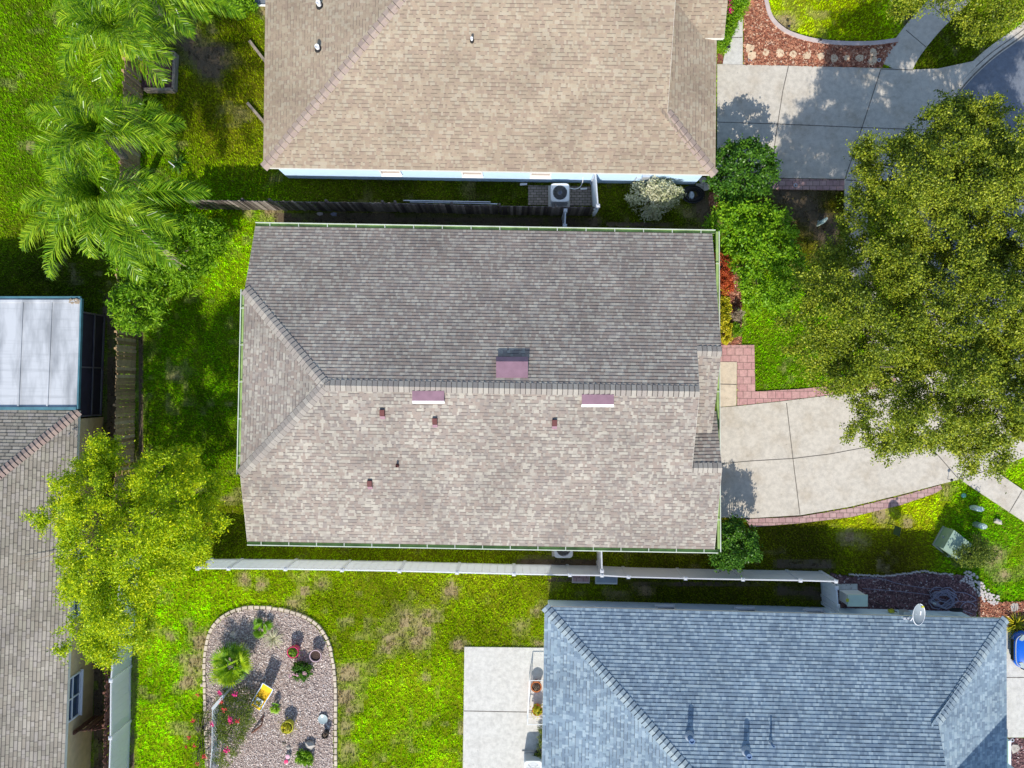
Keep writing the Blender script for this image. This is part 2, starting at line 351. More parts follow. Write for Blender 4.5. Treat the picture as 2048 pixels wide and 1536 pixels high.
M['chip_red'] = chip_mat('red bark chips', [(0, (.20, .06, .035)), (.6, (.40, .16, .09)), (.9, (.52, .28, .17)), (1, (.7, .5, .36))])
M['chip_dark'] = chip_mat('purplish bark chips', [(0, (.08, .045, .05)), (.7, (.24, .12, .12)), (.92, (.34, .2, .19)), (1, (.55, .48, .48))])
M['chip_gravel'] = chip_mat('pinkish gravel', [(0, (.22, .165, .145)), (.4, (.52, .41, .345)), (.8, (.64, .54, .47)), (1, (.80, .74, .68))])
M['stone'] = plain('flagstone', (.70, .53, .35), 0.85, 0.14, 4.0); M['stone_grey'] = plain('pale grey rock', (.52, .47, .41), 0.9, 0.2, 6.0)
M['edging'] = plain('cream edging block', (.62, .52, .40), 0.9, 0.14, 3.0); M['edge_white'] = plain('pale curbing', (.56, .46, .42), 0.85, 0.1)
M['pebble'] = plain('white pebbles', (.58, .52, .49), 0.7, 0.14, 9.0)
M['bark'] = plain('grey bark', (.16, .13, .10), 0.95, 0.3, 9.0); M['palmbark'] = plain('palm bark', (.24, .20, .16), 0.95, 0.25, 6.0)
M['wood_grey'] = wood_mat('grey picket wood', [(0, (.07, .055, .05)), (.5, (.16, .13, .115)), (1, (.34, .29, .26))])
M['wood_brown'] = wood_mat('brown picket wood', [(0, (.26, .16, .08)), (.5, (.46, .30, .155)), (1, (.60, .44, .27))])
M['wood_red'] = wood_mat('reddish picket wood', [(0, (.12, .05, .035)), (.5, (.20, .09, .06)), (1, (.30, .15, .10))])
M['timber'] = plain('weathered timber', (.34, .28, .22), 0.9, 0.2, 8.0)
M['leaf_oak'] = leaf_mat('oak leaves', (.03, .055, .004), (.14, .20, .008), (.40, .43, .03), 0.14, 0.45)
M['leaf_lime'] = leaf_mat('lime leaves', (.09, .20, .004), (.36, .52, .006), (.74, .76, .01), 0.28)
M['leaf_bright'] = leaf_mat('bright green leaves', (.05, .15, .004), (.15, .33, .006), (.32, .52, .02), 0.25)
M['leaf_dark'] = leaf_mat('glossy green leaves', (.025, .085, .010), (.06, .165, .014), (.13, .27, .02), 0.25, 0.35)
M['leaf_palm'] = leaf_mat('palm leaflets', (.03, .09, .003), (.11, .25, .004), (.36, .50, .02), 0.22, 0.28)
M['leaf_yellowpalm'] = leaf_mat('yellowing palm leaflets', (.18, .26, .012), (.36, .38, .02), (.55, .45, .03), 0.35)
M['leaf_dry'] = leaf_mat('dry palm leaf', (.22, .15, .09), (.34, .26, .18), (.45, .38, .28), 0.15, 0.8)
M['leaf_cream'] = leaf_mat('cream variegated leaves', (.20, .26, .10), (.50, .50, .28), (.74, .70, .50), 0.25)
M['leaf_fan'] = leaf_mat('fan palm leaves', (.06, .18, .005), (.17, .36, .007), (.40, .52, .012), 0.25)
M['leaf_red'] = leaf_mat('red leaves', (0.286, 0.036, 0.018), (0.546, 0.096, 0.036), (0.715, 0.204, 0.060), 0.3)
M['leaf_croton'] = leaf_mat('yellow green leaves', (0.150, 0.204, 0.010), (0.450, 0.432, 0.015), (0.725, 0.600, 0.030), 0.3)
M['leaf_rose'] = leaf_mat('rose leaves', (.05, .09, .015), (.13, .19, .02), (.26, .30, .04), 0.3)
M['petal_pink'] = plain('magenta petals', (.75, .03, .20), 0.6, 0.1); M['petal_pale'] = plain('pale pink petals', (.8, .45, .52), 0.6, 0.1); M['petal_red'] = plain('red petals', (.65, .04, .05), 0.6, 0.1)
M['grass'] = tint_mat('grass blades', 0.7, 0.35, 3.0, spec=0.06); M['lawn'] = tint_mat('turf', 0.95, 0.0, 26.0, 0.6, spec=0.02)
M['pot_pink'] = plain('hot pink glaze', (.75, .05, .16), 0.35, 0.06); M['pot_lav'] = plain('dusty lavender plastic', (.55, .40, .42), 0.5, 0.06)
M['pot_yellow'] = plain('yellow green glaze', (.60, .58, .04), 0.4, 0.08); M['terra'] = plain('orange terracotta', (.70, .20, .05), 0.7, 0.1)
M['soil'] = soil_mat('potting soil', (.10, .06, .045), (.05, .03, .025), 30); M['clear'] = plain('pale frosted glass', (.38, .45, .44), 0.2, 0.05)
M['lattice'] = plain('weathered white lattice', (.50, .54, .52), 0.7, 0.12)
M['yellow'] = plain('golden yellow fabric', (.75, .45, .01), 0.8, 0.08); M['blue_white'] = plain('pale blue paint', (.60, .68, .80), 0.5, 0.05)
M['util_green'] = plain('sage green enamel', (.28, .38, .30), 0.45, 0.06); M['dish'] = plain('grey dish enamel', (.27, .31, .33), 0.55, 0.06); M['util_pale'] = plain('pale mint plastic', (.58, .70, .60), 0.45, 0.05)
M['util_teal'] = plain('teal lid', (.20, .50, .42), 0.5, 0.1); M['car_paint'] = plain('bright blue car paint', (.008, .12, .62), 0.18, 0.02, spec=0.6)
M['rubber'] = plain('rubber', (.02, .02, .02), 0.85, 0.1); M['hose'] = plain('grey violet hose', (.30, .28, .36), 0.5, 0.1)
M['flagcloth'] = plain('dark green flag cloth', (.05, .10, .04), 0.8, 0.1)

# ================================================================ ground, paving, beds
NO_GRASS = []          # world polygons without turf
def wpoly(px, z=0.0): return [P(x, y, z) for x, y in px]
def slab(name, px, z1, m, z0=-0.05, kind="structure", grass=False, label=None, cat=None):
    poly = wpoly(px); mb = MB(); mb.prism([(p.x, p.y) for p in poly], z0, z1)
    o = mb.build(name, M[m]); tag(o, label, cat, None, kind)
    if not grass: NO_GRASS.append([(p.x, p.y) for p in poly])
    return o
def band(line, width):
    """Closed outline of a strip along a pixel polyline."""
    L = [Vector((a, b)) for a, b in line]; lf, rt = [], []
    for i, p in enumerate(L):
        d = (L[min(i + 1, len(L) - 1)] - L[max(i - 1, 0)]).normalized(); n = Vector((-d.y, d.x))
        wd = width[i] if isinstance(width, (list, tuple)) else width
        lf.append(tuple(p + n * wd / 2)); rt.append(tuple(p - n * wd / 2))
    return lf + rt[::-1]
def joints(parent, lines, z, wpx=1.6, name="expansion_joint"):
    mb = MB()
    for ln in lines:
        for a, b in zip(ln[:-1], ln[1:]):
            pa, pb = P(*a, z), P(*b, z); d = (pb - pa).normalized(); n = Vector((-d.y, d.x, 0)) * (wpx / 2 / 45)
            mb.face([pa - n, pb - n, pb + n, pa + n])
    o = mb.build(name, M['joint'], parent); return o

# turf colour map: green varies by yard and is painted darker where shade lies, straw where it is dry, bare soil along the fences
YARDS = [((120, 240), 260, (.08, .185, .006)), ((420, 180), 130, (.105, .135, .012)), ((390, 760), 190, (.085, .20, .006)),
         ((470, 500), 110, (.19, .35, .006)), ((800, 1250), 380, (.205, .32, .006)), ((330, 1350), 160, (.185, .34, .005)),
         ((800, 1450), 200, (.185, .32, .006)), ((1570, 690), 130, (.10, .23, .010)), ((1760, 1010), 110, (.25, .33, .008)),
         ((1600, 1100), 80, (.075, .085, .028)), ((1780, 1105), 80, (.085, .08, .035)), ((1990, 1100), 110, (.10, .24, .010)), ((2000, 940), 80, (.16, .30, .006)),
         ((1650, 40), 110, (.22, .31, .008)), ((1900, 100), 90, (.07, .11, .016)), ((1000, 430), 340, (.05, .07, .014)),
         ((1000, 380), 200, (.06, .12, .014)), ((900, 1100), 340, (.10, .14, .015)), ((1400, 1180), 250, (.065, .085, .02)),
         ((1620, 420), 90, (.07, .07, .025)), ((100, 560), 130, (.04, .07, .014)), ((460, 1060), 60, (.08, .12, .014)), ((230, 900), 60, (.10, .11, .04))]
DRY = [((830, 1250), 46), ((780, 1275), 30), ((855, 1230), 26), ((400, 1290), 34), ((385, 1330), 36), ((380, 1365), 26), ((700, 1345), 34),
       ((675, 1390), 22), ((690, 1500), 30), ((850, 1358), 16), ((490, 1160), 20), ((640, 1165), 18), ((1215, 1180), 12), ((1700, 1075), 22),
       ((1725, 1082), 18), ((1815, 1045), 16), ((1770, 1030), 26), ((1570, 45), 34), ((1985, 1120), 26), ((2010, 1150), 20), ((60, 290), 13),
       ((530, 25), 26), ((1890, 975), 20), ((285, 930), 26), ((1075, 1290), 20), ((700, 1415), 16), ((920, 1290), 20), ((500, 425), 18),
       ((540, 430), 26), ((1480, 640), 14), ((590, 1210), 20), ((380, 1250), 14), ((1290, 1180), 14), ((395, 1320), 40), ((365, 1370), 22), ((690, 1390), 26), ((705, 1350), 40), ((770, 1300), 22), ((840, 1270), 40), ((520, 1165), 14), ((690, 1460), 20), ((610, 1180), 12), ((900, 1180), 24), ((1040, 1250), 24), ((1075, 1220), 16), ((340, 1270), 16), ((310, 1180), 14)]
BARE = [((560, 435), (1190, 445), 12), ((1215, 448), (1420, 455), 4), ((222, 600), (222, 900), 14), ((280, 660), (282, 905), 7), ((198, 1330), (196, 1536), 18),
        ((270, 1200), (266, 1536), 5), ((1100, 1160), (1640, 1175), 3), ((1560, 1180), (1640, 1190), 14), ((1040, 1125), (1190, 1128), 12),
        ((1560, 1128), (1660, 1132), 10), ((300, 150), (330, 165), 16), ((340, 60), (420, 120), 40), ((1570, 380), (1660, 470), 40), ((1400, 400), (1420, 455), 20),
        ((1820, 40), (1820, 60), 18)]
def turf(x, y):
    px = 1024 + 45 * x; py = 768 - 45 * y
    wsum = np.full(px.shape, 0.04); c = np.ones(px.shape + (3,)) * np.array((.17, .30, .010)) * 0.04
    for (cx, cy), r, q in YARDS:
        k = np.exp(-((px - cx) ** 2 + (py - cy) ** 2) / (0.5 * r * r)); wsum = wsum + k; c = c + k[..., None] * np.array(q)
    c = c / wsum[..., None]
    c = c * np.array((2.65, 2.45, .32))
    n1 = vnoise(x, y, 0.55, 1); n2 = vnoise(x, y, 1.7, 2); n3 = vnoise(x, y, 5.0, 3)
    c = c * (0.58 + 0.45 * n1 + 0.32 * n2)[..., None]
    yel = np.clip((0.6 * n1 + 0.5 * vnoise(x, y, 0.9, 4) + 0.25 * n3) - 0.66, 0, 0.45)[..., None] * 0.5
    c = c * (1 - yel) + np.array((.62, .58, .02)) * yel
    dry = np.zeros(px.shape)
    for (cx, cy), r in DRY:
        d = np.hypot(px - cx, py - cy) / r; dry = np.maximum(dry, np.clip(1.45 - d - 0.9 * (n3 - 0.3) - 0.8 * (n2 - 0.4), 0, 1))
    spots = np.clip((vnoise(x, y, 2.6, 11) * .6 + vnoise(x, y, .7, 12) * .6) - .80, 0, .3) * 2.6; dry = np.maximum(dry, spots); dry = (dry * 0.92)[..., None]; c = c * (1 - dry) + np.array((.40, .30, .17)) * dry
    bare = np.zeros(px.shape)
    for (ax, ay), (bx, by), r in BARE:
        vx, vy = bx - ax, by - ay; t = np.clip(((px - ax) * vx + (py - ay) * vy) / (vx * vx + vy * vy), 0, 1)
        d = np.hypot(px - ax - t * vx, py - ay - t * vy) / r; bare = np.maximum(bare, np.clip(1.6 - d - 0.8 * (n2 - 0.3) - 0.5 * (n3 - 0.5), 0, 1))
    c = c * (1 - bare[..., None]) + np.array((.15, .115, .075)) * bare[..., None]
    return c, bare, dry[..., 0] * 1.0
gx = np.concatenate([[-600, -200, -80, -40], np.arange(-26, 26.01, 0.2), [40, 80, 200, 600]])
gy = np.concatenate([[-600, -200, -80, -40], np.arange(-20, 20.01, 0.2), [40, 80, 200, 600]])
GX, GY = np.meshgrid(gx, gy); H = 0.03 * (vnoise(GX, GY, 0.5, 6) - 0.5) * (np.abs(GX) < 26) - 0.02
V = np.stack([GX.ravel(), GY.ravel(), H.ravel()], 1); nx, ny = len(gx), len(gy)
ii = (np.arange(ny - 1)[:, None] * nx + np.arange(nx - 1)[None, :]).ravel()
Fq = np.stack([ii, ii + 1, ii + 1 + nx, ii + nx], 1); ctr = V[Fq].mean(1)
tc, tb_, td_ = turf(ctr[:, 0], ctr[:, 1]); tk = np.maximum(tb_, td_)[:, None]
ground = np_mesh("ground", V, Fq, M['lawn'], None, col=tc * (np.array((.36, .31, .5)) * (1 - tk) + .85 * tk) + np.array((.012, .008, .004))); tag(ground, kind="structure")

# street, kerb, pavements
kerb = smooth_line([(2110, 0), (2048, 58), (1975, 112), (1915, 172), (1885, 225), (1868, 275), (1852, 340), (1845, 430), (1850, 560), (1885, 680), (1940, 770), (2010, 850), (2110, 940)])
street = slab("street", kerb + [(2500, 940), (2500, 0)], -0.004, 'asphalt', -0.2)
kb = slab("kerb", band(kerb, 24), 0.035, 'concrete', -0.2)
joints(kb, [kerb[::1]], 0.039, 1.8, "gutter_line")
joints(kb, [[(x + 9, y + 4) for x, y in kerb]], 0.039, 3.0, "dirt_line")
walkpath = smooth_line([(1970, -70), (1905, -5), (1855, 45), (1815, 95), (1790, 140)])
walk_n = slab("pavement", band(walkpath, [60] * len(walkpath)), 0.05, 'concrete')
joints(walk_n, [[(1812, 60), (1852, 94)], [(1862, 10), (1900, 44)]], 0.054)
walk_m = slab("pavement", band(smooth_line([(1711, 357), (1712, 450), (1722, 560), (1765, 700), (1830, 810), (1880, 868)]), 46), 0.05, 'concrete')
walk_s = slab("pavement", [(1918, 958), (1984, 938), (2130, 1038), (2130, 1095), (2048, 1044)], 0.05, 'concrete')
joints(walk_s, [[(2018, 1026), (2044, 982)]], 0.054)

# driveways
drive_n = slab("driveway", [(1434, 129), (1560, 132), (1760, 137), (1826, 140), (1875, 138), (1950, 122)] + [p for p in kerb if 130 < p[1] < 365][::1] + [(1730, 362), (1692, 358), (1434, 355)], 0.055, 'concrete')
joints(drive_n, [[(1577, 132), (1566, 180), (1555, 250), (1540, 355)], [(1762, 138), (1724, 255), (1690, 358)], [(1434, 244), (1560, 248), (1724, 255), (1866, 260)],
                 [(1762, 138), (1826, 140)], [(1692, 360), (1740, 362)]], 0.059)
drive_m = slab("driveway", [(1436, 815), (1476, 812), (1560, 803), (1640, 793), (1720, 783), (1790, 770), (1880, 740), (1935, 762), (2000, 836), (2060, 890), (2060, 908), (2000, 934), (1920, 958), (1880, 968), (1800, 989), (1700, 1013), (1600, 1030), (1500, 1036), (1436, 1034)], 0.055, 'concrete')
joints(drive_m, [[(1573, 806), (1586, 918), (1600, 1030)], [(1436, 928), (1500, 922), (1586, 917), (1660, 908), (1740, 893), (1850, 862)], [(1830, 862), (1880, 915), (1918, 959)], [(1918, 959), (1984, 938)]], 0.059)
stoop = slab("stoop", [(1436, 724), (1473, 724), (1472, 811), (1436, 814)], 0.07, 'concrete3'); joints(stoop, [[(1436, 768), (1473, 769)]], 0.074)
patio = slab("patio", [(929, 1293), (1095, 1295), (1095, 1600), (925, 1600)], 0.06, 'concrete2'); joints(patio, [[(928, 1422), (1095, 1425)]], 0.064)
drive_s = slab("driveway", [(2010, 1246), (2030, 1262), (2110, 1262), (2110, 1474), (2010, 1474)], 0.055, 'concrete2'); joints(drive_s, [[(2010, 1355), (2110, 1355)]], 0.059)
bpad = slab("patio", [(470, -60), (534, -60), (534, 10), (496, 9)], 0.1, 'asphalt')
mb = MB(); mb.beam(P(496, 10, .09), P(534, 11, .09), .05, .12); mb.build("edge_trim", M['white'], bpad)

# pavers
pv = slab("paver_path", [(1436, 690), (1508, 690), (1510, 783), (1474, 786), (1474, 724), (1436, 724)], 0.05, 'paver_pink')
pv2 = slab("paver_border", [(1474, 786), (1510, 783), (1600, 778), (1700, 768), (1790, 755), (1792, 769), (1720, 782), (1640, 792), (1560, 802), (1474, 811)], 0.052, 'paver_pink')
pv3 = slab("paver_border", [(1490, 1038), (1600, 1033), (1700, 1016), (1800, 992), (1880, 970), (1884, 977), (1870, 986), (1800, 1010), (1700, 1034), (1600, 1046), (1500, 1054)], 0.05, 'paver_small')
pv4 = slab("paver_border", [(1440, 356), (1688, 360), (1688, 381), (1440, 377)], 0.045, 'paver_small')
pv5 = slab("paver_pad", [(1056, 371), (1184, 373), (1184, 412), (1056, 410)], 0.04, 'paver_grey')

# planting beds
def chips(name, px, n, size, m, seed, hmax=0.05, avoid=()):
    g = np.random.default_rng(seed); poly = [(p.x, p.y) for p in wpoly(px)]; xs = [p[0] for p in poly]; ys = [p[1] for p in poly]
    x = g.uniform(min(xs), max(xs), n * 3); y = g.uniform(min(ys), max(ys), n * 3); k = inpoly(x, y, poly)
    x, y = x[k][:n], y[k][:n]; q = len(x)
    a = g.uniform(0, 6.283, q); l = size * g.uniform(.6, 1.5, q); wd = l * g.uniform(.35, .75, q); tz = g.uniform(-.5, .5, q); tw = g.uniform(-.5, .5, q)
    z = g.uniform(.02, hmax, q); ca, sa = np.cos(a), np.sin(a); V = np.zeros((q, 4, 3))
    for i, (sx, sy) in enumerate(((-1, -1), (1, -1), (1, 1), (-1, 1))):
        j = g.uniform(.7, 1.2, q)
        V[:, i, 0] = x + (sx * l * ca - sy * wd * sa) * .5 * j; V[:, i, 1] = y + (sx * l * sa + sy * wd * ca) * .5 * j
        V[:, i, 2] = z + sx * l * .5 * tz + sy * wd * .5 * tw + .02
    o = np_mesh(name, V.reshape(-1, 3), np.arange(q * 4).reshape(q, 4), M[m], None, rnd=g.random(q)); return tag(o, kind="stuff")
nbed = [(1488, -30), (1528, -30), (1534, 10), (1545, 40), (1570, 64), (1610, 79), (1650, 85), (1700, 87), (1750, 86), (1795, 81), (1775, 112), (1763, 136), (1660, 134), (1487, 130)]
slab("mulch_bed", nbed, 0.03, 'mulch'); chips("bark_mulch", nbed, 5200, .085, 'chip_red', 1)
rbed = smooth_line([(412, 1370), (413, 1310), (424, 1265), (450, 1235), (490, 1219), (540, 1219), (590, 1230), (630, 1252), (652, 1285), (662, 1320), (667, 1370), (667, 1450), (667, 1600)]) + [(640, 1640), (430, 1640), (418, 1540), (412, 1450)]
slab("gravel_bed", rbed, 0.03, 'gravelbase'); chips("gravel", rbed, 26000, .046, 'chip_gravel', 2)
sbed = [(1660, 1146), (1700, 1153), (1760, 1152), (1830, 1146), (1880, 1146), (1935, 1152), (1955, 1190), (1952, 1240), (1660, 1232)]
slab("mulch_bed", sbed, 0.03, 'mulch_dark'); chips("bark_mulch", sbed, 5200, .075, 'chip_dark', 3)
sbed2 = [(1955, 1190), (1985, 1205), (2110, 1200), (2110, 1262), (2030, 1262), (2012, 1248), (1955, 1240)]
slab("mulch_bed", sbed2, 0.03, 'mulch'); chips("bark_mulch", sbed2, 1500, .08, 'chip_red', 4)
sbed3 = [(2016, 1476), (2110, 1476), (2110, 1600), (2016, 1600)]
slab("mulch_bed", sbed3, 0.03, 'mulch_dark'); chips("bark_mulch", sbed3, 1200, .075, 'chip_dark', 5)
fbed = [(1436, 530), (1482, 530), (1483, 688), (1436, 690)]
slab("mulch_bed", fbed, 0.03, 'mulch'); chips("bark_mulch", fbed, 900, .08, 'chip_red', 6)
fbed2 = [(1418, 385), (1436, 385), (1436, 412), (1418, 412)]
slab("mulch_bed", fbed2, 0.03, 'mulch'); chips("bark_mulch", fbed2, 120, .08, 'chip_red', 7)
wbed = [(1434, 108), (1446, 105), (1446, 128), (1434, 128)]
slab("mulch_bed", wbed, 0.03, 'mulch')
wn = slab("walkway", [(1445, 129), (1450, 100), (1462, 78), (1478, 40), (1485, 30), (1485, 130)], 0.045, 'concrete2'); joints(wn, [[(1455, 75), (1485, 75)]], 0.049)

# long curbing, edging courses, pebble rows: each a border of its own
cb = slab("bed_curbing", band(smooth_line([(1524, -40), (1532, 5), (1543, 38), (1570, 63), (1610, 78), (1650, 85), (1700, 88), (1750, 87), (1795, 81)]), 8), 0.10, 'edge_white', label="pale moulded concrete curbing between red mulch and front lawn", cat="curbing", kind="thing")
for nm, line, n, sz, m, lab in (
        ("garden_edging", smooth_line([(417, 1580), (413, 1450), (410, 1370), (411, 1310), (422, 1262), (449, 1231), (490, 1215), (540, 1215), (592, 1226), (634, 1248), (657, 1283), (666, 1320), (671, 1370), (672, 1450), (672, 1580)]), 74, (.27, .15, .13), 'edging', "low curved border of cream edging blocks around the gravel garden"),
        ("pebble_row", smooth_line([(1697, 1149), (1730, 1150), (1770, 1151), (1810, 1147), (1845, 1142), (1870, 1146), (1905, 1148)]), 64, (.09, .07, .08), 'pebble', "wavy row of small white pebbles edging the dark mulch bed"),
        ("pebble_row", smooth_line([(1925, 1150), (1945, 1160), (1960, 1180), (1978, 1196), (1995, 1202)]), 120, (.10, .09, .09), 'pebble', "loose heap of pale pebbles curving at the bed corner by the lawn")):
    pts = [P(x, y) for x, y in line]; cum = [0]
    for a, b in zip(pts[:-1], pts[1:]): cum.append(cum[-1] + (b - a).length)
    mb = MB()
    for i in range(n):
        s_ = (i + .5) / n * cum[-1]; k = max(j for j in range(len(cum)) if cum[j] <= s_); k = min(k, len(pts) - 2)
        d = pts[k + 1] - pts[k]; q = pts[k] + d * ((s_ - cum[k]) / max(1e-6, cum[k + 1] - cum[k])); a = math.atan2(d.y, d.x); j = R.uniform(.85, 1.1)
        wide = .26 if 'heap' in lab else (.03 if 'pebble' in nm else .008)
        q = q + Vector((-math.sin(a), math.cos(a), 0)) * R.uniform(-wide, wide); L_ = cum[-1] / n * .95 if 'edging' in nm else sz[0] * j
        mb.box((q.x, q.y, sz[2] * .4), (L_, sz[1] * j, sz[2] * R.uniform(.9, 1.1)), a + R.uniform(-.04, .04) * (1 if 'edging' in nm else 20), .85)
    tag(mb.build(nm, M[m]), lab, "edging")

# ================================================================ houses
EXPO = 0.143
def clip(poly, v, keep_above):
    out = []
    for i in range(len(poly)):
        a, b = poly[i - 1], poly[i]; ia = (a[1] >= v) == keep_above; ib = (b[1] >= v) == keep_above
        if ia != ib: t = (v - a[1]) / (b[1] - a[1]); out.append((a[0] + t * (b[0] - a[0]), v))
        if ib: out.append(b)
    return out
def shingles(mb, poly, expo=EXPO, lift=0.019):
    """Lap the plane polygon with courses: each a tilted strip with a real butt edge."""
    n = (poly[1] - poly[0]).cross(poly[2] - poly[0])
    for i in range(len(poly) - 2):
        c = (poly[i + 1] - poly[0]).cross(poly[i + 2] - poly[0])
        if c.length > n.length: n = c
    n.normalize(); n = -n if n.z < 0 else n
    u = Z3.cross(n).normalized(); v = n.cross(u); o = poly[0]
    q = [((p - o).dot(u), (p - o).dot(v)) for p in poly]; v0 = min(p[1] for p in q); v1 = max(p[1] for p in q)
    off = o.x * 3.1 + o.y * 1.7
    T = lambda a, b, h: o + u * a + v * b + n * h
    for r in range(int((v1 - v0) / expo) + 1):
        lo, hi = v0 + r * expo, min(v0 + (r + 1) * expo, v1)
        c = clip(clip(q, lo, True), hi, False)
        if len(c) < 3: continue
        mb.face([T(a, b, lift * (1 - (b - lo) / expo) + .002) for a, b in c], [(a + off, r + 7 + .01 + .98 * (b - lo) / expo) for a, b in c])
        bt = [p[0] for p in c if abs(p[1] - lo) < 1e-6]
        if len(bt) >= 2:
            a, b = min(bt), max(bt); mb.face([T(a, lo, -.004), T(b, lo, -.004), T(b, lo, lift + .002), T(a, lo, lift + .002)], [(a + off, r + 7.01), (b + off, r + 7.01), (b + off, r + 7.05), (a + off, r + 7.05)])
def caps(mb, p, q, pl1, pl2, w=.16, expo=EXPO, lift=.03):
    d = (q - p); L = d.length; d = d / L; n1, n2 = pl1[0], pl2[0]; top = (n1 + n2).normalized(); s = []
    for nn, other in ((n1, n2), (n2, n1)):
        e = nn.cross(d).normalized()
        if e.z > 0: e = -e
        s.append(e)
    if abs(s[0].z) < 1e-3 and abs(s[1].z) < 1e-3: pass
    k = int(L / expo)
    for i in range(k + 1):
        a, b = i * expo, min((i + 1.0) * expo, L)
        if b - a < .02: break
        r = R.random() * .94; la, lb = lift + .022 + R.uniform(0, .006), lift - .012
        A, B = p + d * a, p + d * b
        for e, nn in ((s[0], n1), (s[1], n2)):
            mb.face([A + top * la, A + e * w + nn * (la - .006), B + e * w + nn * (lb - .006), B + top * lb], None, r)
            mb.face([A + top * la, A + e * w + nn * (la - .006), A + e * w, A], None, r)
            A2 = A - d * .022; mb.face([A2 + top * (lb + .016), A2 + e * w + nn * (lb + .012), A + e * w + nn * (lb + .012), A + top * (lb + .016)], None, 1.0)  # dark strip painted in as the shadow below each cap's butt
            mb.face([A + e * w + nn * (la - .006), B + e * w + nn * (lb - .006), B + e * w - nn * .01, A + e * w - nn * .01], None, r)
def eave_trim(mb, pts, h=.16, t=.02):
    """Fascia boards hanging under a chain of eave or rake edges."""
    for a, b in zip(pts[:-1], pts[1:]): mb.beam(a + Vector((0, 0, -h / 2 - .012)), b + Vector((0, 0, -h / 2 - .012)), t, h)
def window(house, p, q, z0, z1, out, mullv=1, mullh=1, pane='glass', name="window", recess=False):
    """Window between wall points p and q (z ignored): frame, pane, sill."""
    p = Vector((p.x, p.y, 0)); q = Vector((q.x, q.y, 0)); o = Vector(out); A = lambda t, z, k: p.lerp(q, t) + o * k + Vector((0, 0, z))
    f = MB(); L = (q - p).length; w_ = .06
    for a, b in (((0, z0), (1, z0)), ((0, z1), (1, z1)), ((0, z0 - .03), (0, z1 + .03)), ((1, z0 - .03), (1, z1 + .03))):
        f.beam(A(a[0], a[1], .035), A(b[0], b[1], .035), w_, w_)
    for i in range(mullv): f.beam(A((i + 1) / (mullv + 1), z0, .03), A((i + 1) / (mullv + 1), z1, .03), .05, .05)
    for i in range(mullh): zz = z0 + (z1 - z0) * (i + 1) / (mullh + 1); f.beam(A(0, zz, .03), A(1, zz, .03), .05, .05)
    fr = f.build(name, M['white'], house)
    g = MB(); g.face([A(0, z0, .012), A(1, z0, .012), A(1, z1, .012), A(0, z1, .012)]); g.build("pane", M[pane], fr)
    s = MB(); s.beam(A(-.04, z0 - .07, .06), A(1.04, z0 - .07, .06), .14, .05); s.build("sill", M['white'], fr); return fr
def gutter(house, p, q, out, name="gutter", step=1.12, wd=.135):
    p = Vector(p); q = Vector(q); o = Vector(out).normalized(); mb = MB(); D = lambda b, k, z: b + o * k + Vector((0, 0, z))
    prof = [(.004, .0), (.004, -.10), (wd - .02, -.10), (wd, -.02)]
    for (k0, z0), (k1, z1) in zip(prof[:-1], prof[1:]): mb.face([D(p, k0, z0), D(q, k0, z0), D(q, k1, z1), D(p, k1, z1)])
    for e in (p, q): mb.face([D(e, k, z) for k, z in prof])
    g = mb.build(name, M['gutter'], house)
    lp = MB(); d = (q - p).normalized() * .01; lp.beam(D(p, wd, -.015) - d, D(q, wd, -.015) + d, .035, .035)
    lp.beam(D(p, wd + .012, -.07), D(q, wd + .012, -.07), .012, .09); lp.build("rim", M['rim'], g)
    L = (q - p).length; n = int(L / step); first = None
    for i in range(n):
        b = p.lerp(q, (i + .5) / n)
        if first is None:
            h = MB(); h.beam(D(b, -.01, -.005), D(b, wd, -.005), .03, .012); first = h.build("hanger", M['rim'], g); b0 = b
        else:
            c = first.copy(); COL.objects.link(c); c.parent = g; c.location = b - b0
    return g
def walls(house, poly, z1, m, name="wall"):
    mb = MB(); mb.prism([(p[0], p[1]) for p in poly], -.1, z1); NO_GRASS.append([(p[0], p[1]) for p in poly]); return mb.build(name, M[m], house)
def off(p, dx, dy, z=None): return Vector((p.x + dx, p.y + dy, p.z if z is None else z))
ZE, PITCH = 2.8, 0.42

# ---- middle house: gable roof clipped by a small hip at the west, notched at the east front
A_, B_, C_, D_ = P(511, 453, ZE), P(1424, 468, ZE), P(1429, 1098, ZE), P(494.5, 1082, ZE)
house_m = thing("house", "wide brown shingled house with green gutters in the middle of the photo", "house", (0, 0, 0))
plN = plane_eave(A_, B_, PITCH, Vector((0, -1, 0))); plS = plane_eave(D_, C_, PITCH, Vector((0, 1, 0)))
rd = plN[0].cross(plS[0]).normalized(); rd = -rd if rd.x < 0 else rd
def ridge_at(px, pl_=None):
    lo, hi = -20.0, 20.0; base = meet(plN, plS, (Vector((1, 0, 0)), 0.0))
    f = lambda s: 1024 + (base + rd * s).x * F_PX / (CAM_H - (base + rd * s).z)
    for _ in range(60):
        m_ = (lo + hi) / 2
        if f(m_) < px: lo = m_
        else: hi = m_
    return base + rd * lo
R1, R2 = ridge_at(650), ridge_at(1399)
E1, E2 = PP(490, 579, plN), PP(480.5, 949, plS); plW = plane3(E1, E2, R1)
F1, G1 = PP(1443, 703, plN), PP(1394, 702, plN); F2, G2 = PP(1444, 936, plS), PP(1384, 936, plS)
plA = plane_eave(F1, G1, .36, Vector((0, 1, 0))); plB = plane_eave(G2, F2, .40, Vector((0, -1, 0)))
mb = MB(); shingles(mb, [A_, B_, F1, G1, R2, R1, E1]); shingles(mb, [C_, D_, E2, R1, R2, G2, F2])
shingles(mb, [E2, E1, R1])
ya, yb = F1.y - 4.0, F2.y + 2.2
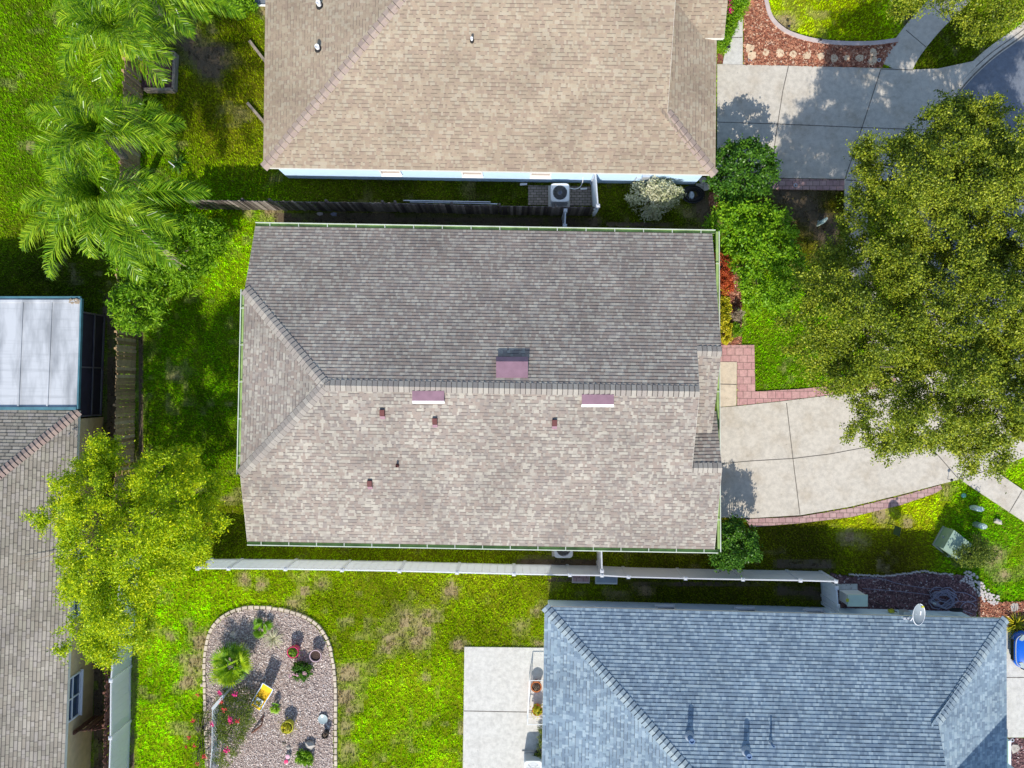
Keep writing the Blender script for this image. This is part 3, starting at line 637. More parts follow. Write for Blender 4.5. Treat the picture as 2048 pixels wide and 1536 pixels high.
shingles(mb, [on(F1.x - .12, ya, plA), F1, on(G1.x - .25, G1.y, plA), on(G1.x - .25, ya, plA)])
shingles(mb, [on(F2.x - .02, yb, plB), on(G2.x - .25, yb, plB), on(G2.x - .25, G2.y, plB), F2])
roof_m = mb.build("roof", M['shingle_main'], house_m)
mb = MB(); caps(mb, R1, R2, plN, plS, .22, .2); mb.build("ridge_cap", M['cap_main'], roof_m)
mb = MB(); caps(mb, E1, R1, plN, plW, .22, .2); mb.build("ridge_cap", M['cap_main'], roof_m)
mb = MB(); caps(mb, E2, R1, plS, plW, .22, .2); mb.build("ridge_cap", M['cap_main'], roof_m)
mb = MB(); caps(mb, F1, G1, plN, plA, .2, .19); mb.build("ridge_cap", M['cap_main'], roof_m)
mb = MB(); caps(mb, F2, G2, plS, plB, .2, .19); mb.build("ridge_cap", M['cap_main'], roof_m)
mb = MB(); eave_trim(mb, [E1, A_, B_, F1]); eave_trim(mb, [F2, C_, D_, E2, E1]); eave_trim(mb, [G1, R2, G2], .12); mb.build("fascia", M['fascia'], roof_m)
ov = .45; wl = [off(A_, ov, -ov), off(B_, -ov, -ov), off(C_, -ov, ov), off(D_, ov, ov)]
walls(house_m, wl, ZE - .12, 'wall_beige')
mb = MB()
for s_, rx, xx in ((wl[0], E1, wl[0].x), (wl[1], F1, wl[1].x)):
    yn, ys = wl[0].y, wl[3].y
    prof = [on(xx, yn, plN), on(xx, R1.y + 1.0, plN), on(xx, R1.y - 1.0, plS), on(xx, ys, plS)]
    if xx < 0: zt = E1.z - .1
    else: zt = 3.3
    top = [Vector((xx, yn, ZE - .1))] + [Vector((xx, yn + (ys - yn) * k / 12, min(zt, on(xx, yn + (ys - yn) * k / 12, plN).z - .06, on(xx, yn + (ys - yn) * k / 12, plS).z - .06))) for k in range(13)] + [Vector((xx, ys, ZE - .1))]
    mb.face(top); mb.face([p + Vector((-.15 if xx > 0 else .15, 0, 0)) for p in top])
mb.face([Vector((G1.x - .2, G1.y, G1.z - .05)), Vector((R2.x - .2, R2.y, R2.z - .05)), Vector((G2.x - .2, G2.y, G2.z - .05)), Vector((G2.x - .2, -2, 3.4))])
mb.build("gable_wall", M['wall_beige'], house_m)
mb = MB(); mb.face([A_ + Vector((0, 0, -.14)), B_ + Vector((0, 0, -.14)), C_ + Vector((0, 0, -.14)), D_ + Vector((0, 0, -.14))]); mb.build("soffit", M['soffit'], house_m)
gutter(house_m, off(A_, 0, .03), off(B_, .14, .03), (0, 1, 0)); gutter(house_m, off(D_, 0, -.03), off(C_, .14, -.03), (0, -1, 0))
gutter(house_m, off(B_, .16, .10), off(C_, .12, -.12), (1, 0, 0), step=2.6)
gutter(house_m, off(E1, -.03, 0, E1.z - .02), off(E2, -.03, 0, E1.z - .02), (-1, 0, 0), step=1.25)
# items on its roof
def ridge_vent(px, py, w_, dep, pl, label, down, h=.20):
    """Long low metal vent: sloped mauve lid, open front lip."""
    c = PP(px, py, pl); n = pl[0]; t = thing("roof_vent", label, "roof vent", c, "long mauve vents beside the roof ridge")
    u = Vector((1, 0, 0)); u = (u - n * u.dot(n)).normalized(); dn = n.cross(u).normalized()
    if dn.z > 0: dn = -dn
    X = lambda a, b, k: c + u * a + dn * b + n * k; hw = w_ / 2
    m_ = MB(); m_.hexa([X(-hw, -dep * .5, 0), X(hw, -dep * .5, 0), X(hw, dep * .25, 0), X(-hw, dep * .25, 0), X(-hw, -dep * .5, .03), X(hw, -dep * .5, .03), X(hw, dep * .25, h * .8), X(-hw, dep * .25, h * .8)]); m_.build("body", M['mauve'], t)
    l_ = MB(); l_.hexa([X(-hw - .015, -dep * .5 - .02, .035), X(hw + .015, -dep * .5 - .02, .035), X(hw + .015, dep * .28, h * .90), X(-hw - .015, dep * .28, h * .90), X(-hw - .015, -dep * .5 - .02, .05), X(hw + .015, -dep * .5 - .02, .05), X(hw + .015, dep * .28, h * .90 + .018), X(-hw - .015, dep * .28, h * .90 + .018)]); l_.build("lid", M['mauve'], t)
    f_ = MB(); f_.hexa([X(-hw - .02, dep * .28, h * .84), X(hw + .02, dep * .28, h * .84), X(hw + .02, dep * .62, h * .50), X(-hw - .02, dep * .62, h * .50), X(-hw - .02, dep * .28, h * .92), X(hw + .02, dep * .28, h * .92), X(hw + .02, dep * .62, h * .58), X(-hw - .02, dep * .62, h * .58)])
    f_.build("front_flap", M['white' if down == 's' else 'mauve'], t); return t
ridge_vent(1024, 738, 1.18, .72, plN, "mauve metal vent on the darker north slope casting a dark shadow strip", 'n', .26)
ridge_vent(857, 792, 1.18, .42, plS, "mauve vent with white lip, left one of the pair below the ridge", 's')
ridge_vent(1195, 799, 1.18, .42, plS, "mauve vent with white lip, right one of the pair below the ridge", 's')
def box_vent(px, py, label):
    c = PP(px, py, plS); t = thing("exhaust_vent", label, "roof vent", c, "small maroon box vents on the brown roof"); a = math.atan(PITCH)
    m_ = MB(); m_.hexa([(c.x - .10, c.y - .12, c.z - .06), (c.x + .10, c.y - .12, c.z - .06), (c.x + .10, c.y + .13, c.z + .03), (c.x - .10, c.y + .13, c.z + .03), (c.x - .09, c.y - .10, c.z + .16), (c.x + .09, c.y - .10, c.z + .16), (c.x + .09, c.y + .12, c.z + .19), (c.x - .09, c.y + .12, c.z + .19)]); m_.build("hood", M['maroon'], t)
    f_ = MB(); f_.hexa([(c.x - .095, c.y - .24, c.z - .10), (c.x + .095, c.y - .24, c.z - .10), (c.x + .095, c.y - .122, c.z - .05), (c.x - .095, c.y - .122, c.z - .05), (c.x - .095, c.y - .24, c.z - .085), (c.x + .095, c.y - .24, c.z - .085), (c.x + .095, c.y - .122, c.z + .07), (c.x - .095, c.y - .122, c.z + .07)]); f_.build("flange", M['mauve'], t); return t
for (px, py), lb in (((765, 826), "small maroon box vent nearest the west hip on the brown roof"), ((870, 843), "small maroon box vent just below the left white lipped vent"),
                     ((1109, 846), "small maroon box vent standing alone right of centre on the brown roof"), ((740, 967), "small maroon box vent lowest on the brown roof near its south west")): box_vent(px, py, lb)
def pipe(px, py, pl, h, r, m, label, group, base='lead'):
    c = PP(px, py, pl); t = thing("vent_pipe", label, "vent pipe", c, group)
    m_ = MB(); m_.lathe([(r, -.1), (r, h), (r * .7, h), (r * .7, h - .05), (0, h - .05)], c, 14); m_.build("pipe", M[m], t, True)
    b_ = MB(); b_.lathe([(r * 1.9, -.06), (r * 1.6, .06), (r * 1.05, .14)], c, 14); b_.build("flashing", M[base], t, True); return t
pipe(795, 931, plS, .28, .045, 'maroon', "thin dark stub pipe alone in the middle of the brown roof slope", "pipes through the shingle roofs", 'maroon')

# ---- tan house at the top
a, b = P(527, 335, ZE), P(1430, 349, ZE); house_n = thing("house", "tan shingled house with pale blue walls at the top of the photo", "house")
plS2 = plane_eave(a, b, PITCH, Vector((0, 1, 0))); YR = 15.9
wx = a.x; plW2 = plane_eave(a, P(532, -40, ZE), PITCH, Vector((1, 0, 0))); plE2 = plane_eave(b, P(1433, 60, ZE), PITCH, Vector((-1, 0, 0)))
yN = 2 * YR - a.y; plN2 = plane_eave(Vector((a.x, yN, ZE)), Vector((b.x, yN + .1, ZE)), PITCH, Vector((0, -1, 0)))
hw = meet(plS2, plN2, plW2); ht = PP(1335, 225, plS2); gx_ = ht.x
rg = meet(plS2, plN2, (Vector((1, 0, 0)), gx_)); nw = meet(plN2, plW2, (Z3, ZE)); ne = meet(plN2, plE2, (Z3, ZE)); hn = meet(plN2, plE2, (Vector((1, 0, 0)), gx_))
aa = meet(plS2, plW2, (Z3, ZE)); bb = meet(plS2, plE2, (Z3, ZE))
mb = MB(); shingles(mb, [aa, bb, ht, rg, hw]); shingles(mb, [nw, aa, hw]); shingles(mb, [ne, nw, hw, rg, hn]); shingles(mb, [bb, ne, on(gx_ - .3, hn.y, plE2), on(gx_ - .3, ht.y, plE2)])
w0, w1 = P(1388, 76, 3.04), P(1448, 76, 3.04); plG = plane_eave(w0, w1, PITCH, Vector((0, 1, 0))); xg = w1.x
shingles(mb, [on(gx_ - .3, w0.y, plG), w1, on(xg + .05, w1.y + 4.5, plG), on(gx_ - .3, w1.y + 4.5, plG)])
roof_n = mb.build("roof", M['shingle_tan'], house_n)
mb = MB(); caps(mb, aa, hw, plS2, plW2, .20, .30, .02); mb.build("ridge_cap", M['cap_tan'], roof_n)
mb = MB(); caps(mb, bb, ht, plS2, plE2, .20, .30, .02); mb.build("ridge_cap", M['cap_tan'], roof_n)
mb = MB(); caps(mb, hw, rg, plS2, plN2, .18, .2); mb.build("ridge_cap", M['cap_tan'], roof_n)
mb = MB(); eave_trim(mb, [aa, bb, ne, nw, aa]); eave_trim(mb, [ht, rg, hn], .14); eave_trim(mb, [w0, w1, on(xg, w1.y + 4.5, plG)]); mb.build("fascia", M['fascia'], roof_n)
mb = MB(); mb.face([ht - Vector((.15, 0, .05)), rg - Vector((.15, 0, .05)), hn - Vector((.15, 0, .05))])
mb.face([Vector((gx_, w1.y + .3, 2.6)), Vector((xg - .3, w1.y + .3, 2.6)), Vector((xg - .3, w1.y + .3, 3.1)), Vector((gx_, w1.y + .3, 3.1))]); mb.build("gable_wall", M['wall_white'], house_n)
wl = [off(aa, .27, .25), off(bb, -.24, .26), off(ne, -.24, -.3), off(nw, .27, -.3)]; walls(house_n, wl, ZE - .12, 'wall_white')
mb = MB(); mb.face([p + Vector((0, 0, -.14)) for p in (aa, bb, ne, nw)]); mb.build("soffit", M['soffit'], house_n)
yw = lambda x: wl[0].y + (wl[1].y - wl[0].y) * (x - wl[0].x) / (wl[1].x - wl[0].x)
for xc in (783, 945, 1081):
    x_ = (xc - 1024) / 45 * (1 - 1.2 / 37); window(house_n, Vector((x_ - .42, yw(x_ - .42), 0)), Vector((x_ + .42, yw(x_ + .42), 0)), 1.17, 2.3, (0, -1, 0), 0, 1, 'blind')
mb = MB(); mb.beam(Vector((5.35, yw(5.35) - .02, 1.0)), Vector((6.3, yw(6.3) - .02, 1.0)), .04, .03); mb.beam(Vector((5.35, yw(5.35) - .02, .2)), Vector((5.35, yw(5.35) - .02, 1.3)), .04, .04)
mb.box((5.7, yw(5.7) - .08, 1.5), (.3, .12, .4)); mb.build("meter_box", M['alu'], house_n)
g_ = "pipes through the shingle roofs"
pipe(637, 98, plW2, .3, .09, 'pipe_white', "short white pipe with dark mouth on the tan roof beside its west hip", g_, 'dark')
pipe(640, 12, plW2, .35, .09, 'pipe_white', "short white pipe at the very top edge of the photo", g_, 'dark')
pipe(944, 82, plS2, .3, .05, 'pipe_white', "thin white pipe near the top centre on the tan roof slope", g_, 'dark')

# ---- blue grey house at the bottom right
a, b = P(1090, 1214, ZE), P(2012, 1238, ZE); house_s = thing("house", "blue grey shingled house at the bottom right of the photo", "house")
plN3 = plane_eave(a, b, PITCH, Vector((0, -1, 0))); plW3 = plane_eave(a, P(1084, 1536, ZE), PITCH, Vector((1, 0, 0))); plE3 = plane_eave(b, P(2013, 1536, ZE), PITCH, Vector((-1, 0, 0)))
yS = -23.6; plS3 = plane_eave(Vector((a.x, yS, ZE)), Vector((b.x, yS - .1, ZE)), PITCH, Vector((0, 1, 0)))
aa = meet(plN3, plW3, (Z3, ZE)); bb = meet(plN3, plE3, (Z3, ZE)); sw = meet(plS3, plW3, (Z3, ZE)); se = meet(plS3, plE3, (Z3, ZE))
hw = meet(plN3, plS3, plW3); ht = PP(1876, 1446, plN3); gx_ = ht.x; rg = meet(plN3, plS3, (Vector((1, 0, 0)), gx_)); hs = meet(plS3, plE3, (Vector((1, 0, 0)), gx_))
mb = MB(); shingles(mb, [bb, aa, hw, rg, ht]); shingles(mb, [aa, sw, hw]); shingles(mb, [sw, se, hs, rg, hw]); shingles(mb, [se, bb, on(gx_ - .3, ht.y, plE3), on(gx_ - .3, hs.y, plE3)])
gz = [Vector((15.6, -17.75, 5.85)), Vector((19.9, -17.75, 6.65)), Vector((20.7, -17.75, 6.45))]; gb = [p + Vector((0, -5, 0)) for p in gz]
shingles(mb, [gz[0], gz[1], gb[1], gb[0]]); shingles(mb, [gz[1], gz[2], gb[2], gb[1]])
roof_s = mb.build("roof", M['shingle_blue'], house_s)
mb = MB(); caps(mb, aa, hw, plN3, plW3, .19, .2); mb.build("ridge_cap", M['cap_blue'], roof_s)
mb = MB(); caps(mb, bb, ht, plN3, plE3, .19, .2); mb.build("ridge_cap", M['cap_blue'], roof_s)
mb = MB(); caps(mb, hw, rg, plN3, plS3); mb.build("ridge_cap", M['cap_blue'], roof_s)
mb = MB(); eave_trim(mb, [aa, bb, se, sw, aa]); eave_trim(mb, [ht, rg, hs], .14); eave_trim(mb, gz, .12); mb.build("fascia", M['fascia'], roof_s)
mb = MB(); mb.face([ht - Vector((.15, 0, .05)), rg - Vector((.15, 0, .05)), hs - Vector((.15, 0, .05))]); q0 = [p + Vector((0, -.2, -.05)) for p in gz]; mb.face([Vector((15.6, -17.95, 2.0)), Vector((20.7, -17.95, 2.0)), q0[2], q0[1], q0[0]]); mb.build("gable_wall", M['wall_blue'], house_s)
wl = [off(aa, .24, -.43), off(bb, -.42, -.43), off(se, -.42, .45), off(sw, .45, .45)]; walls(house_s, wl, ZE - .12, 'wall_blue')
walls(house_s, [(16.2, -18.0), (20.4, -18.0), (20.4, -23), (16.2, -23)], 2.5, 'wall_blue', "wing_wall")
mb = MB(); mb.face([p + Vector((0, 0, -.14)) for p in (aa, bb, se, sw)]); mb.build("soffit", M['soffit'], house_s)
yw3 = lambda x: wl[0].y + (wl[1].y - wl[0].y) * (x - wl[0].x) / (wl[1].x - wl[0].x)
for xc in (1330, 1490, 1627):
    x_ = (xc - 1024) / 45 * (1 - .8 / 37); window(house_s, Vector((x_ - .40, yw3(x_), 0)), Vector((x_ + .40, yw3(x_), 0)), .8, 2.1, (0, 1, 0), 0, 1)
mb = MB(); mb.beam(P(2014, 1478, .2) , P(2014, 1530, .2), .12, .4); mb.build("porch_curb", M['wall_blue'], house_s)
mb = MB(); mb.box((20.9, -16.2, 2.75), (1.1, .5, .12)); mb.box((20.9, -16.2, 1.35), (.25, .25, 2.7)); mb.build("porch_post", M['wall_blue'], house_s)
pipe(1379, 1473, plN3, .46, .11, 'pipe_blue', "thick blue pipe with long shadow, left of the two thick ones on the blue roof", g_)
pipe(1492, 1503, plN3, .46, .11, 'pipe_blue', "thick blue pipe with long shadow, right of the two thick ones on the blue roof", g_)
pipe(1541, 1484, plN3, .42, .045, 'pipe_blue', "thin blue pipe with a narrow shadow, rightmost on the blue roof", g_)

# ---- weathered house at the left with its screened porch
a, b = P(157, 822, ZE), P(133, 1540, ZE); house_w = thing("house", "weathered grey brown shingled house with tan walls at the left edge", "house")
plE4 = plane_eave(a, b, PITCH, Vector((-1, 0, 0))); plN4 = plane_eave(P(0, 820, ZE), P(157, 822, ZE), PITCH, Vector((0, -1, 0)))
aa = meet(plE4, plN4, (Z3, ZE)); zr = 5.6; hr = meet(plE4, plN4, (Z3, zr)); yb_ = -21.0
mb = MB(); shingles(mb, [on(b.x, yb_, plE4) if False else Vector((b.x - .3, yb_, ZE)), aa, hr, meet(plE4, (Z3, zr), (Vector((0, 1, 0)), yb_))])
mb_nw = meet(plN4, (Z3, ZE), (Vector((1, 0, 0)), -32.0)); shingles(mb, [aa, mb_nw, meet(plN4, (Z3, zr), (Vector((1, 0, 0)), -32.0)), hr])
roof_w = mb.build("roof", M['shingle_grey'], house_w)
mb = MB(); caps(mb, aa, hr, plE4, plN4, .19, .19); mb.build("ridge_cap", M['cap_grey'], roof_w)
mb = MB(); eave_trim(mb, [mb_nw, aa, Vector((b.x - .3, yb_, ZE))]); mb.build("fascia", M['fascia'], roof_w)
wx0, wx1 = P(205, 880).x, P(182, 1500).x; yA, yB = P(205, 834).y, -20.5
wxa = lambda y: wx0 + (wx1 - wx0) * (y - P(0, 880).y) / (P(0, 1500).y - P(0, 880).y)
walls(house_w, [Vector((-31, yA, 0)), Vector((wxa(yA), yA, 0)), Vector((wxa(yB), yB, 0)), Vector((-31, yB, 0))], ZE - .12, 'wall_tan')
mb = MB(); mb.face([mb_nw - Vector((0, 0, .14)), aa - Vector((0, 0, .14)), Vector((b.x - .3, yb_, ZE - .14)), Vector((-32, yb_, ZE - .14))]); mb.build("soffit", M['soffit'], house_w)
def win_w(y0p, y1p, z0, z1, mv, mh):
    z = z0; y0, y1 = P(0, y0p, z).y, P(0, y1p, z).y; window(house_w, Vector((wxa(y0), y0, 0)), Vector((wxa(y1), y1, 0)), z0, z1, (1, 0, 0), mv, mh)
win_w(1343, 1428, 1.25, 2.45, 1, 1); win_w(1192, 1230, 1.62, 2.4, 0, 1); win_w(1082, 1112, 1.2, 2.3, 1, 1)

porch = thing("screened_porch", "screened porch with grey aluminium panel roof and teal trim at the left edge", "porch", (P(80, 700).x, P(80, 700).y, 0))
pz0, pz1 = 2.62, 2.85; p0, p1, p2, p3 = P(161, 597, pz0), P(154, 818, pz1), Vector((-31, P(0, 818, pz1).y, pz1)), Vector((-31, P(0, 597, pz0).y, pz0))
mb = MB(); nsh = 9; ribs = [161, 102, 44, -20, -90]
mb.hexa([p0 - Vector((0, 0, .08)), p1 - Vector((0, 0, .08)), p2 - Vector((0, 0, .08)), p3 - Vector((0, 0, .08)), p0, p1, p2, p3][::1]); mb.build("panel_roof", M['alu_roof'], porch)
mb = MB()
for rx in (102, 44, -20, -90): mb.beam(P(rx + 1, 604, pz0 + .02), P(rx - 8, 816, pz1 + .02), .07, .04)
mb.beam(P(-100, 602, pz0 + .03), P(161, 602, pz0 + .03), .10, .05); mb.build("roof_rib", M['alu_roof'], porch)
mb = MB(); mb.beam(p0 + Vector((.03, 0, -.05)), p1 + Vector((.03, 0, -.05)), .07, .16); mb.beam(p1 + Vector((0, .02, .02)), p2 + Vector((0, .02, .02)), .12, .12); mb.beam(p0 + Vector((0, .05, -.04)), p3 + Vector((0, .05, -.04)), .08, .12); mb.build("trim", M['teal'], porch)
xs0, xs1 = P(210, 640).x, P(203, 832).x; ys0, ys1 = P(0, 632).y, P(0, 832).y
xw = lambda y: xs0 + (xs1 - xs0) * (y - ys0) / (ys1 - ys0)
mb = MB(); mb.prism([(xs0 - .02, ys0), (xs1 - .02, ys1 + .04), (-31, ys1 + .04), (-31, ys0)], .12, 2.5); mb.build("screen_wall", M['screen'], porch)
mb = MB(); W_ = lambda y, z: Vector((xw(y) + .03, y, z))
for y in (ys0, ys0 + (ys1 - ys0) * .52, ys1 + .06): mb.beam(W_(y, .05), W_(y, 2.6), .06, .06)
for z in (.1, .95, 2.5): mb.beam(W_(ys0, z), W_(ys1 + .06, z), .05, .06)
mb.beam(Vector((-31, ys0 + .03, .1)), Vector((xs0, ys0 + .03, .1)), .05, .06); mb.build("screen_frame", M['bronze'], porch)
mb = MB(); mb.prism([(xs0 - .05, ys0 - .3), (xs1, ys1), (-31, ys1), (-31, ys0 - .3)], -.05, .1); mb.build("slab", M['concrete2'], porch); NO_GRASS.append([(xs0, ys0), (xs1, ys1), (-31, ys1), (-31, ys0)])
mb = MB(); R.seed(5)
for i in range(26):
    q = P(158 + R.uniform(-18, 1), 598 + R.uniform(0, 8), pz0 + .02); mb.box((q.x, q.y, pz0 + .04 + R.uniform(0, .03)), (.10, .06, .02), R.uniform(0, 3), .7)
tag(mb.build("leaf_litter", M['leaf_dry']), "small heap of brown dead leaves on the porch roof corner", "leaf litter")

# ================================================================ fences
def vinyl_fence(label, base, posts_px, h=1.83, group=None, cat="fence", lastpost=True):
    """White privacy fence through pixel points of post tops (all at height h)."""
    pts = [P(x, y, h) for x, y in posts_px]; o = thing("vinyl_fence", label, cat, (pts[0].x, pts[0].y, 0), group)
    for i, p in enumerate(pts):
        d = (pts[min(i + 1, len(pts) - 1)] - pts[max(i - 1, 0)]); a = math.atan2(d.y, d.x)
        mb = MB(); mb.box((p.x, p.y, h / 2), (.125, .125, h), a); mb.box((p.x, p.y, h + .012), (.16, .16, .03), a); mb.box((p.x, p.y, h + .05), (.15, .15, .05), a, .35); mb.build("post", M['vinyl'], o)
    for a, b in zip(pts[:-1], pts[1:]):
        d = (b - a).normalized(); n = Vector((-d.y, d.x, 0)); p, q = a + d * .06, b - d * .06
        pan = MB(); k = max(3, int((q - p).length / .29))
        for j in range(k):
            u0, u1 = p.lerp(q, j / k), p.lerp(q, (j + 1) / k - .006 / (q - p).length)
            pan.hexa([Vector((*(u0 - n * .016).xy, .10)), Vector((*(u1 - n * .016).xy, .10)), Vector((*(u1 + n * .016).xy, .10)), Vector((*(u0 + n * .016).xy, .10)),
                      Vector((*(u0 - n * .016).xy, h - .10)), Vector((*(u1 - n * .016).xy, h - .10)), Vector((*(u1 + n * .016).xy, h - .10)), Vector((*(u0 + n * .016).xy, h - .10))])
        pan.build("panel", M['vinyl'], o)
        r = MB(); r.beam(Vector((*p.xy, h - .05)), Vector((*q.xy, h - .05)), .05, .13); r.build("rail", M['vinyl'], o); r = MB(); r.beam(Vector((*p.xy, .09)), Vector((*q.xy, .09)), .05, .15); r.build("rail", M['vinyl'], o)
    return o
vinyl_fence("long white vinyl fence south of the middle house", None, [(395, 1137), (457, 1137), (571, 1138), (684, 1140), (799, 1142), (914, 1145), (1028, 1148), (1140, 1150), (1204, 1151), (1257, 1154), (1371, 1157), (1486, 1159), (1601, 1161), (1672, 1163)])
vinyl_fence("short white vinyl gate panel between the middle house wall and the long fence", None, [(1203, 1098), (1204, 1142)], 1.8)
vinyl_fence("short white vinyl fence from the long fence's corner post to the blue house", None, [(1673, 1176), (1676, 1212), (1677, 1228)], 1.83)
vinyl_fence("white vinyl fence running down the lower left beside the tan house wall", None, [(242, 1130), (232, 1245), (222, 1361), (221, 1476), (217, 1592)])
vinyl_fence("short white vinyl fence ending near the tan house's air conditioner", None, [(1191, 345), (1196, 412)], 1.83)
vinyl_fence("narrow white vinyl panel between the picket fence and the green gutter", None, [(1131, 421), (1130, 452)], 1.75)

def picket_fence(label, line_px, h, m, pitch, side, gap=.25, lean=.02, seed=0, post=True):
    """Dog-eared board fence along pixel points given at ground level; rails and posts on one side."""
    pts = [P(x, y) for x, y in line_px]; o = thing("picket_fence", label, "fence", pts[0]); g = random.Random(seed); mb = MB(); rl = MB(); first = None
    for a, b in zip(pts[:-1], pts[1:]):
        d = (b - a).normalized(); n = Vector((-d.y, d.x, 0)) * side; L = (b - a).length; k = int(L / pitch)
        for j in range(k):
            if g.random() < .01: continue
            c = a + d * ((j + .5) * pitch); w2 = pitch * (1 - gap) / 2 * g.uniform(.94, 1.06); hh = h + g.uniform(-.06, .05); tl = g.uniform(-lean, lean); sh = n * g.uniform(-.02, .02)
            out = [(-w2, 0), (w2, 0), (w2, hh - .05), (w2 * .5, hh), (-w2 * .5, hh), (-w2, hh - .05)]; th = .018
            A = [c + d * (x + tl * z) + sh + Vector((0, 0, z)) - n * th / 2 for x, z in out]; B = [p + n * th for p in A]; r = g.random()
            mb.face(A, None, r); mb.face(B[::-1], None, r)
            for i in range(6): mb.face([A[i], B[i], B[(i + 1) % 6], A[(i + 1) % 6]], None, r)
        for z in (.35, h * .53, h - .3): rl = MB(); rl.beam(a + n * .05 + Vector((0, 0, z)), b + n * .05 + Vector((0, 0, z)), .04, .09); rl.build("rail", M[m], o)
        for j in range(int(L / 2.4) + 1):
            c = a + d * min(L - .05, j * 2.4) + n * .10; pm = MB(); pm.box((c.x, c.y, (h - .1) / 2), (.09, .09, h - .1), math.atan2(d.y, d.x)); pm.build("post", M[m], o)
    mb.build("pickets", M[m], o); return o
picket_fence("old grey picket fence along the north side of the middle house", [(400, 418), (560, 420), (800, 424), (1000, 429), (1184, 432)], 1.78, 'wood_grey', .118, 1, .04, .012, 1)
picket_fence("brown picket fence on the left between the porch and the back yard", [(298, 40), (286, 170), (280, 345), (274, 560), (272, 700), (268, 930), (270, 1100)], 1.85, 'wood_brown', .155, -1, .10, .015, 2)
picket_fence("reddish wooden picket fence hidden behind the lower left white fence", [(252, 1250), (248, 1420), (246, 1536), (246, 1620)], 1.8, 'wood_red', .15, -1, .2, .02, 3)
picket_fence("short dark wooden fence return from the tan house wall to the white fence", [(186, 1432), (244, 1426)], 1.75, 'wood_red', .15, -1, .2, .02, 4)

# ================================================================ utilities and appliances
def condenser(px, py, label, w_=.80, h=.82):
    c = P(px, py, h); o = thing("air_conditioner", label, "air conditioner", (c.x, c.y, 0), "outdoor air conditioner units")
    p_ = MB(); p_.box((c.x, c.y, .05), (w_ + .15, w_ + .15, .14)); p_.build("pad", M['concrete2'], o)
    def rr(hw, rad): return [(c.x + sx * (hw - rad) + rad * math.cos(a0 + k * math.pi / 8), c.y + sy * (hw - rad) + rad * math.sin(a0 + k * math.pi / 8)) for sx, sy, a0 in ((1, 1, 0), (-1, 1, math.pi / 2), (-1, -1, math.pi), (1, -1, 1.5 * math.pi)) for k in range(5)]
    b_ = MB(); b_.prism(rr(w_ / 2 - .02, .08), .12, h - .06)
    for i in range(14): b_.prism(rr(w_ / 2 - .004, .08), .16 + i * .045, .175 + i * .045)
    b_.build("cabinet", M['ac'], o)
    t_ = MB(); n = 40; ri = w_ * .39; hw_ = w_ / 2; sq = []; ci = []
    for k in range(n):
        a0 = 2 * math.pi * k / n; ca, sa = math.cos(a0), math.sin(a0); rr_ = hw_ / (abs(ca) ** 7 + abs(sa) ** 7) ** (1 / 7); sq.append((c.x + ca * rr_, c.y + sa * rr_)); ci.append((c.x + ri * ca, c.y + ri * sa))
    for i in range(n):
        j = (i + 1) % n; t_.face([(*sq[i], h), (*sq[j], h), (*ci[j], h), (*ci[i], h)]); t_.face([(*sq[i], h - .07), (*sq[j], h - .07), (*sq[j], h), (*sq[i], h)]); t_.face([(*ci[i], h), (*ci[j], h), (*ci[j], h - .18), (*ci[i], h - .18)])
    t_.build("top_cover", M['ac'], o)
    w_l = MB(); w_l.lathe([(0, h - .17), (ri, h - .17)], (c.x, c.y, 0), 24); w_l.build("fan_well", M['dark'], o)
    f_ = MB(); f_.lathe([(.08, h - .12), (.08, h - .06), (0, h - .05)], (c.x, c.y, 0), 12)
    for k in range(4):
        a0 = k * math.pi / 2 + .5; q = lambda r, a, z: (c.x + r * math.cos(a), c.y + r * math.sin(a), h - .09 + z)
        f_.face([q(.07, a0, -.02), q(ri * .95, a0 - .28, -.02), q(ri * .95, a0 + .3, .045), q(.07, a0 + .4, .04)])
    f_.build("fan", M['fan'], o)
    g_ = MB()
    for k in range(12): a0 = k * math.pi / 6; g_.beam((c.x + .07 * math.cos(a0), c.y + .07 * math.sin(a0), h + .015), (c.x + ri * 1.03 * math.cos(a0), c.y + ri * 1.03 * math.sin(a0), h + .005), .006, .006)
    for r in (.1, .18, .25, .31): g_.tube([(c.x + r * math.cos(k * math.pi / 16), c.y + r * math.sin(k * math.pi / 16), h + .012) for k in range(33)], .003, 4)
    g_.build("grille", M['alu'], o); NO_GRASS.append([(c.x - .5, c.y - .5), (c.x + .5, c.y - .5), (c.x + .5, c.y + .5), (c.x - .5, c.y + .5)]); return o
condenser(1120, 385, "pale air conditioner unit on old pavers beside the tan house")
condenser(1127, 1098, "air conditioner unit half under the green gutter of the middle house", .78)
condenser(1066, 1540, "air conditioner unit on the patio at the bottom edge beside the blue house", .78, .9)
hs_ = thing("refrigerant_hose", "thin pale hose looping from the air conditioner to the tan house wall", "hose", P(1140, 372))
mb = MB(); mb.tube(smooth_line([tuple(P(1139, 376, .4)), tuple(P(1150, 378, .3)), tuple(P(1160, 374, .3)), tuple(P(1165, 364, .7)), tuple(P(1166, 354, 1.1))]), .018, 6); mb.build("hose", M['white'], hs_)
mb = MB(); mb.beam(P(1161, 378, .08), P(1174, 377, .08), .07, .06); tag(mb.build("drain_pipe", M['white']), "short white pipe stub lying on the pavers near the air conditioner", "pipe")
mb = MB(); mb.beam(P(1040, 369, .06), P(1054, 368, .06), .09, .05); tag(mb.build("splash_block", M['white']), "small white block at the foot of the tan house wall", "splash block")

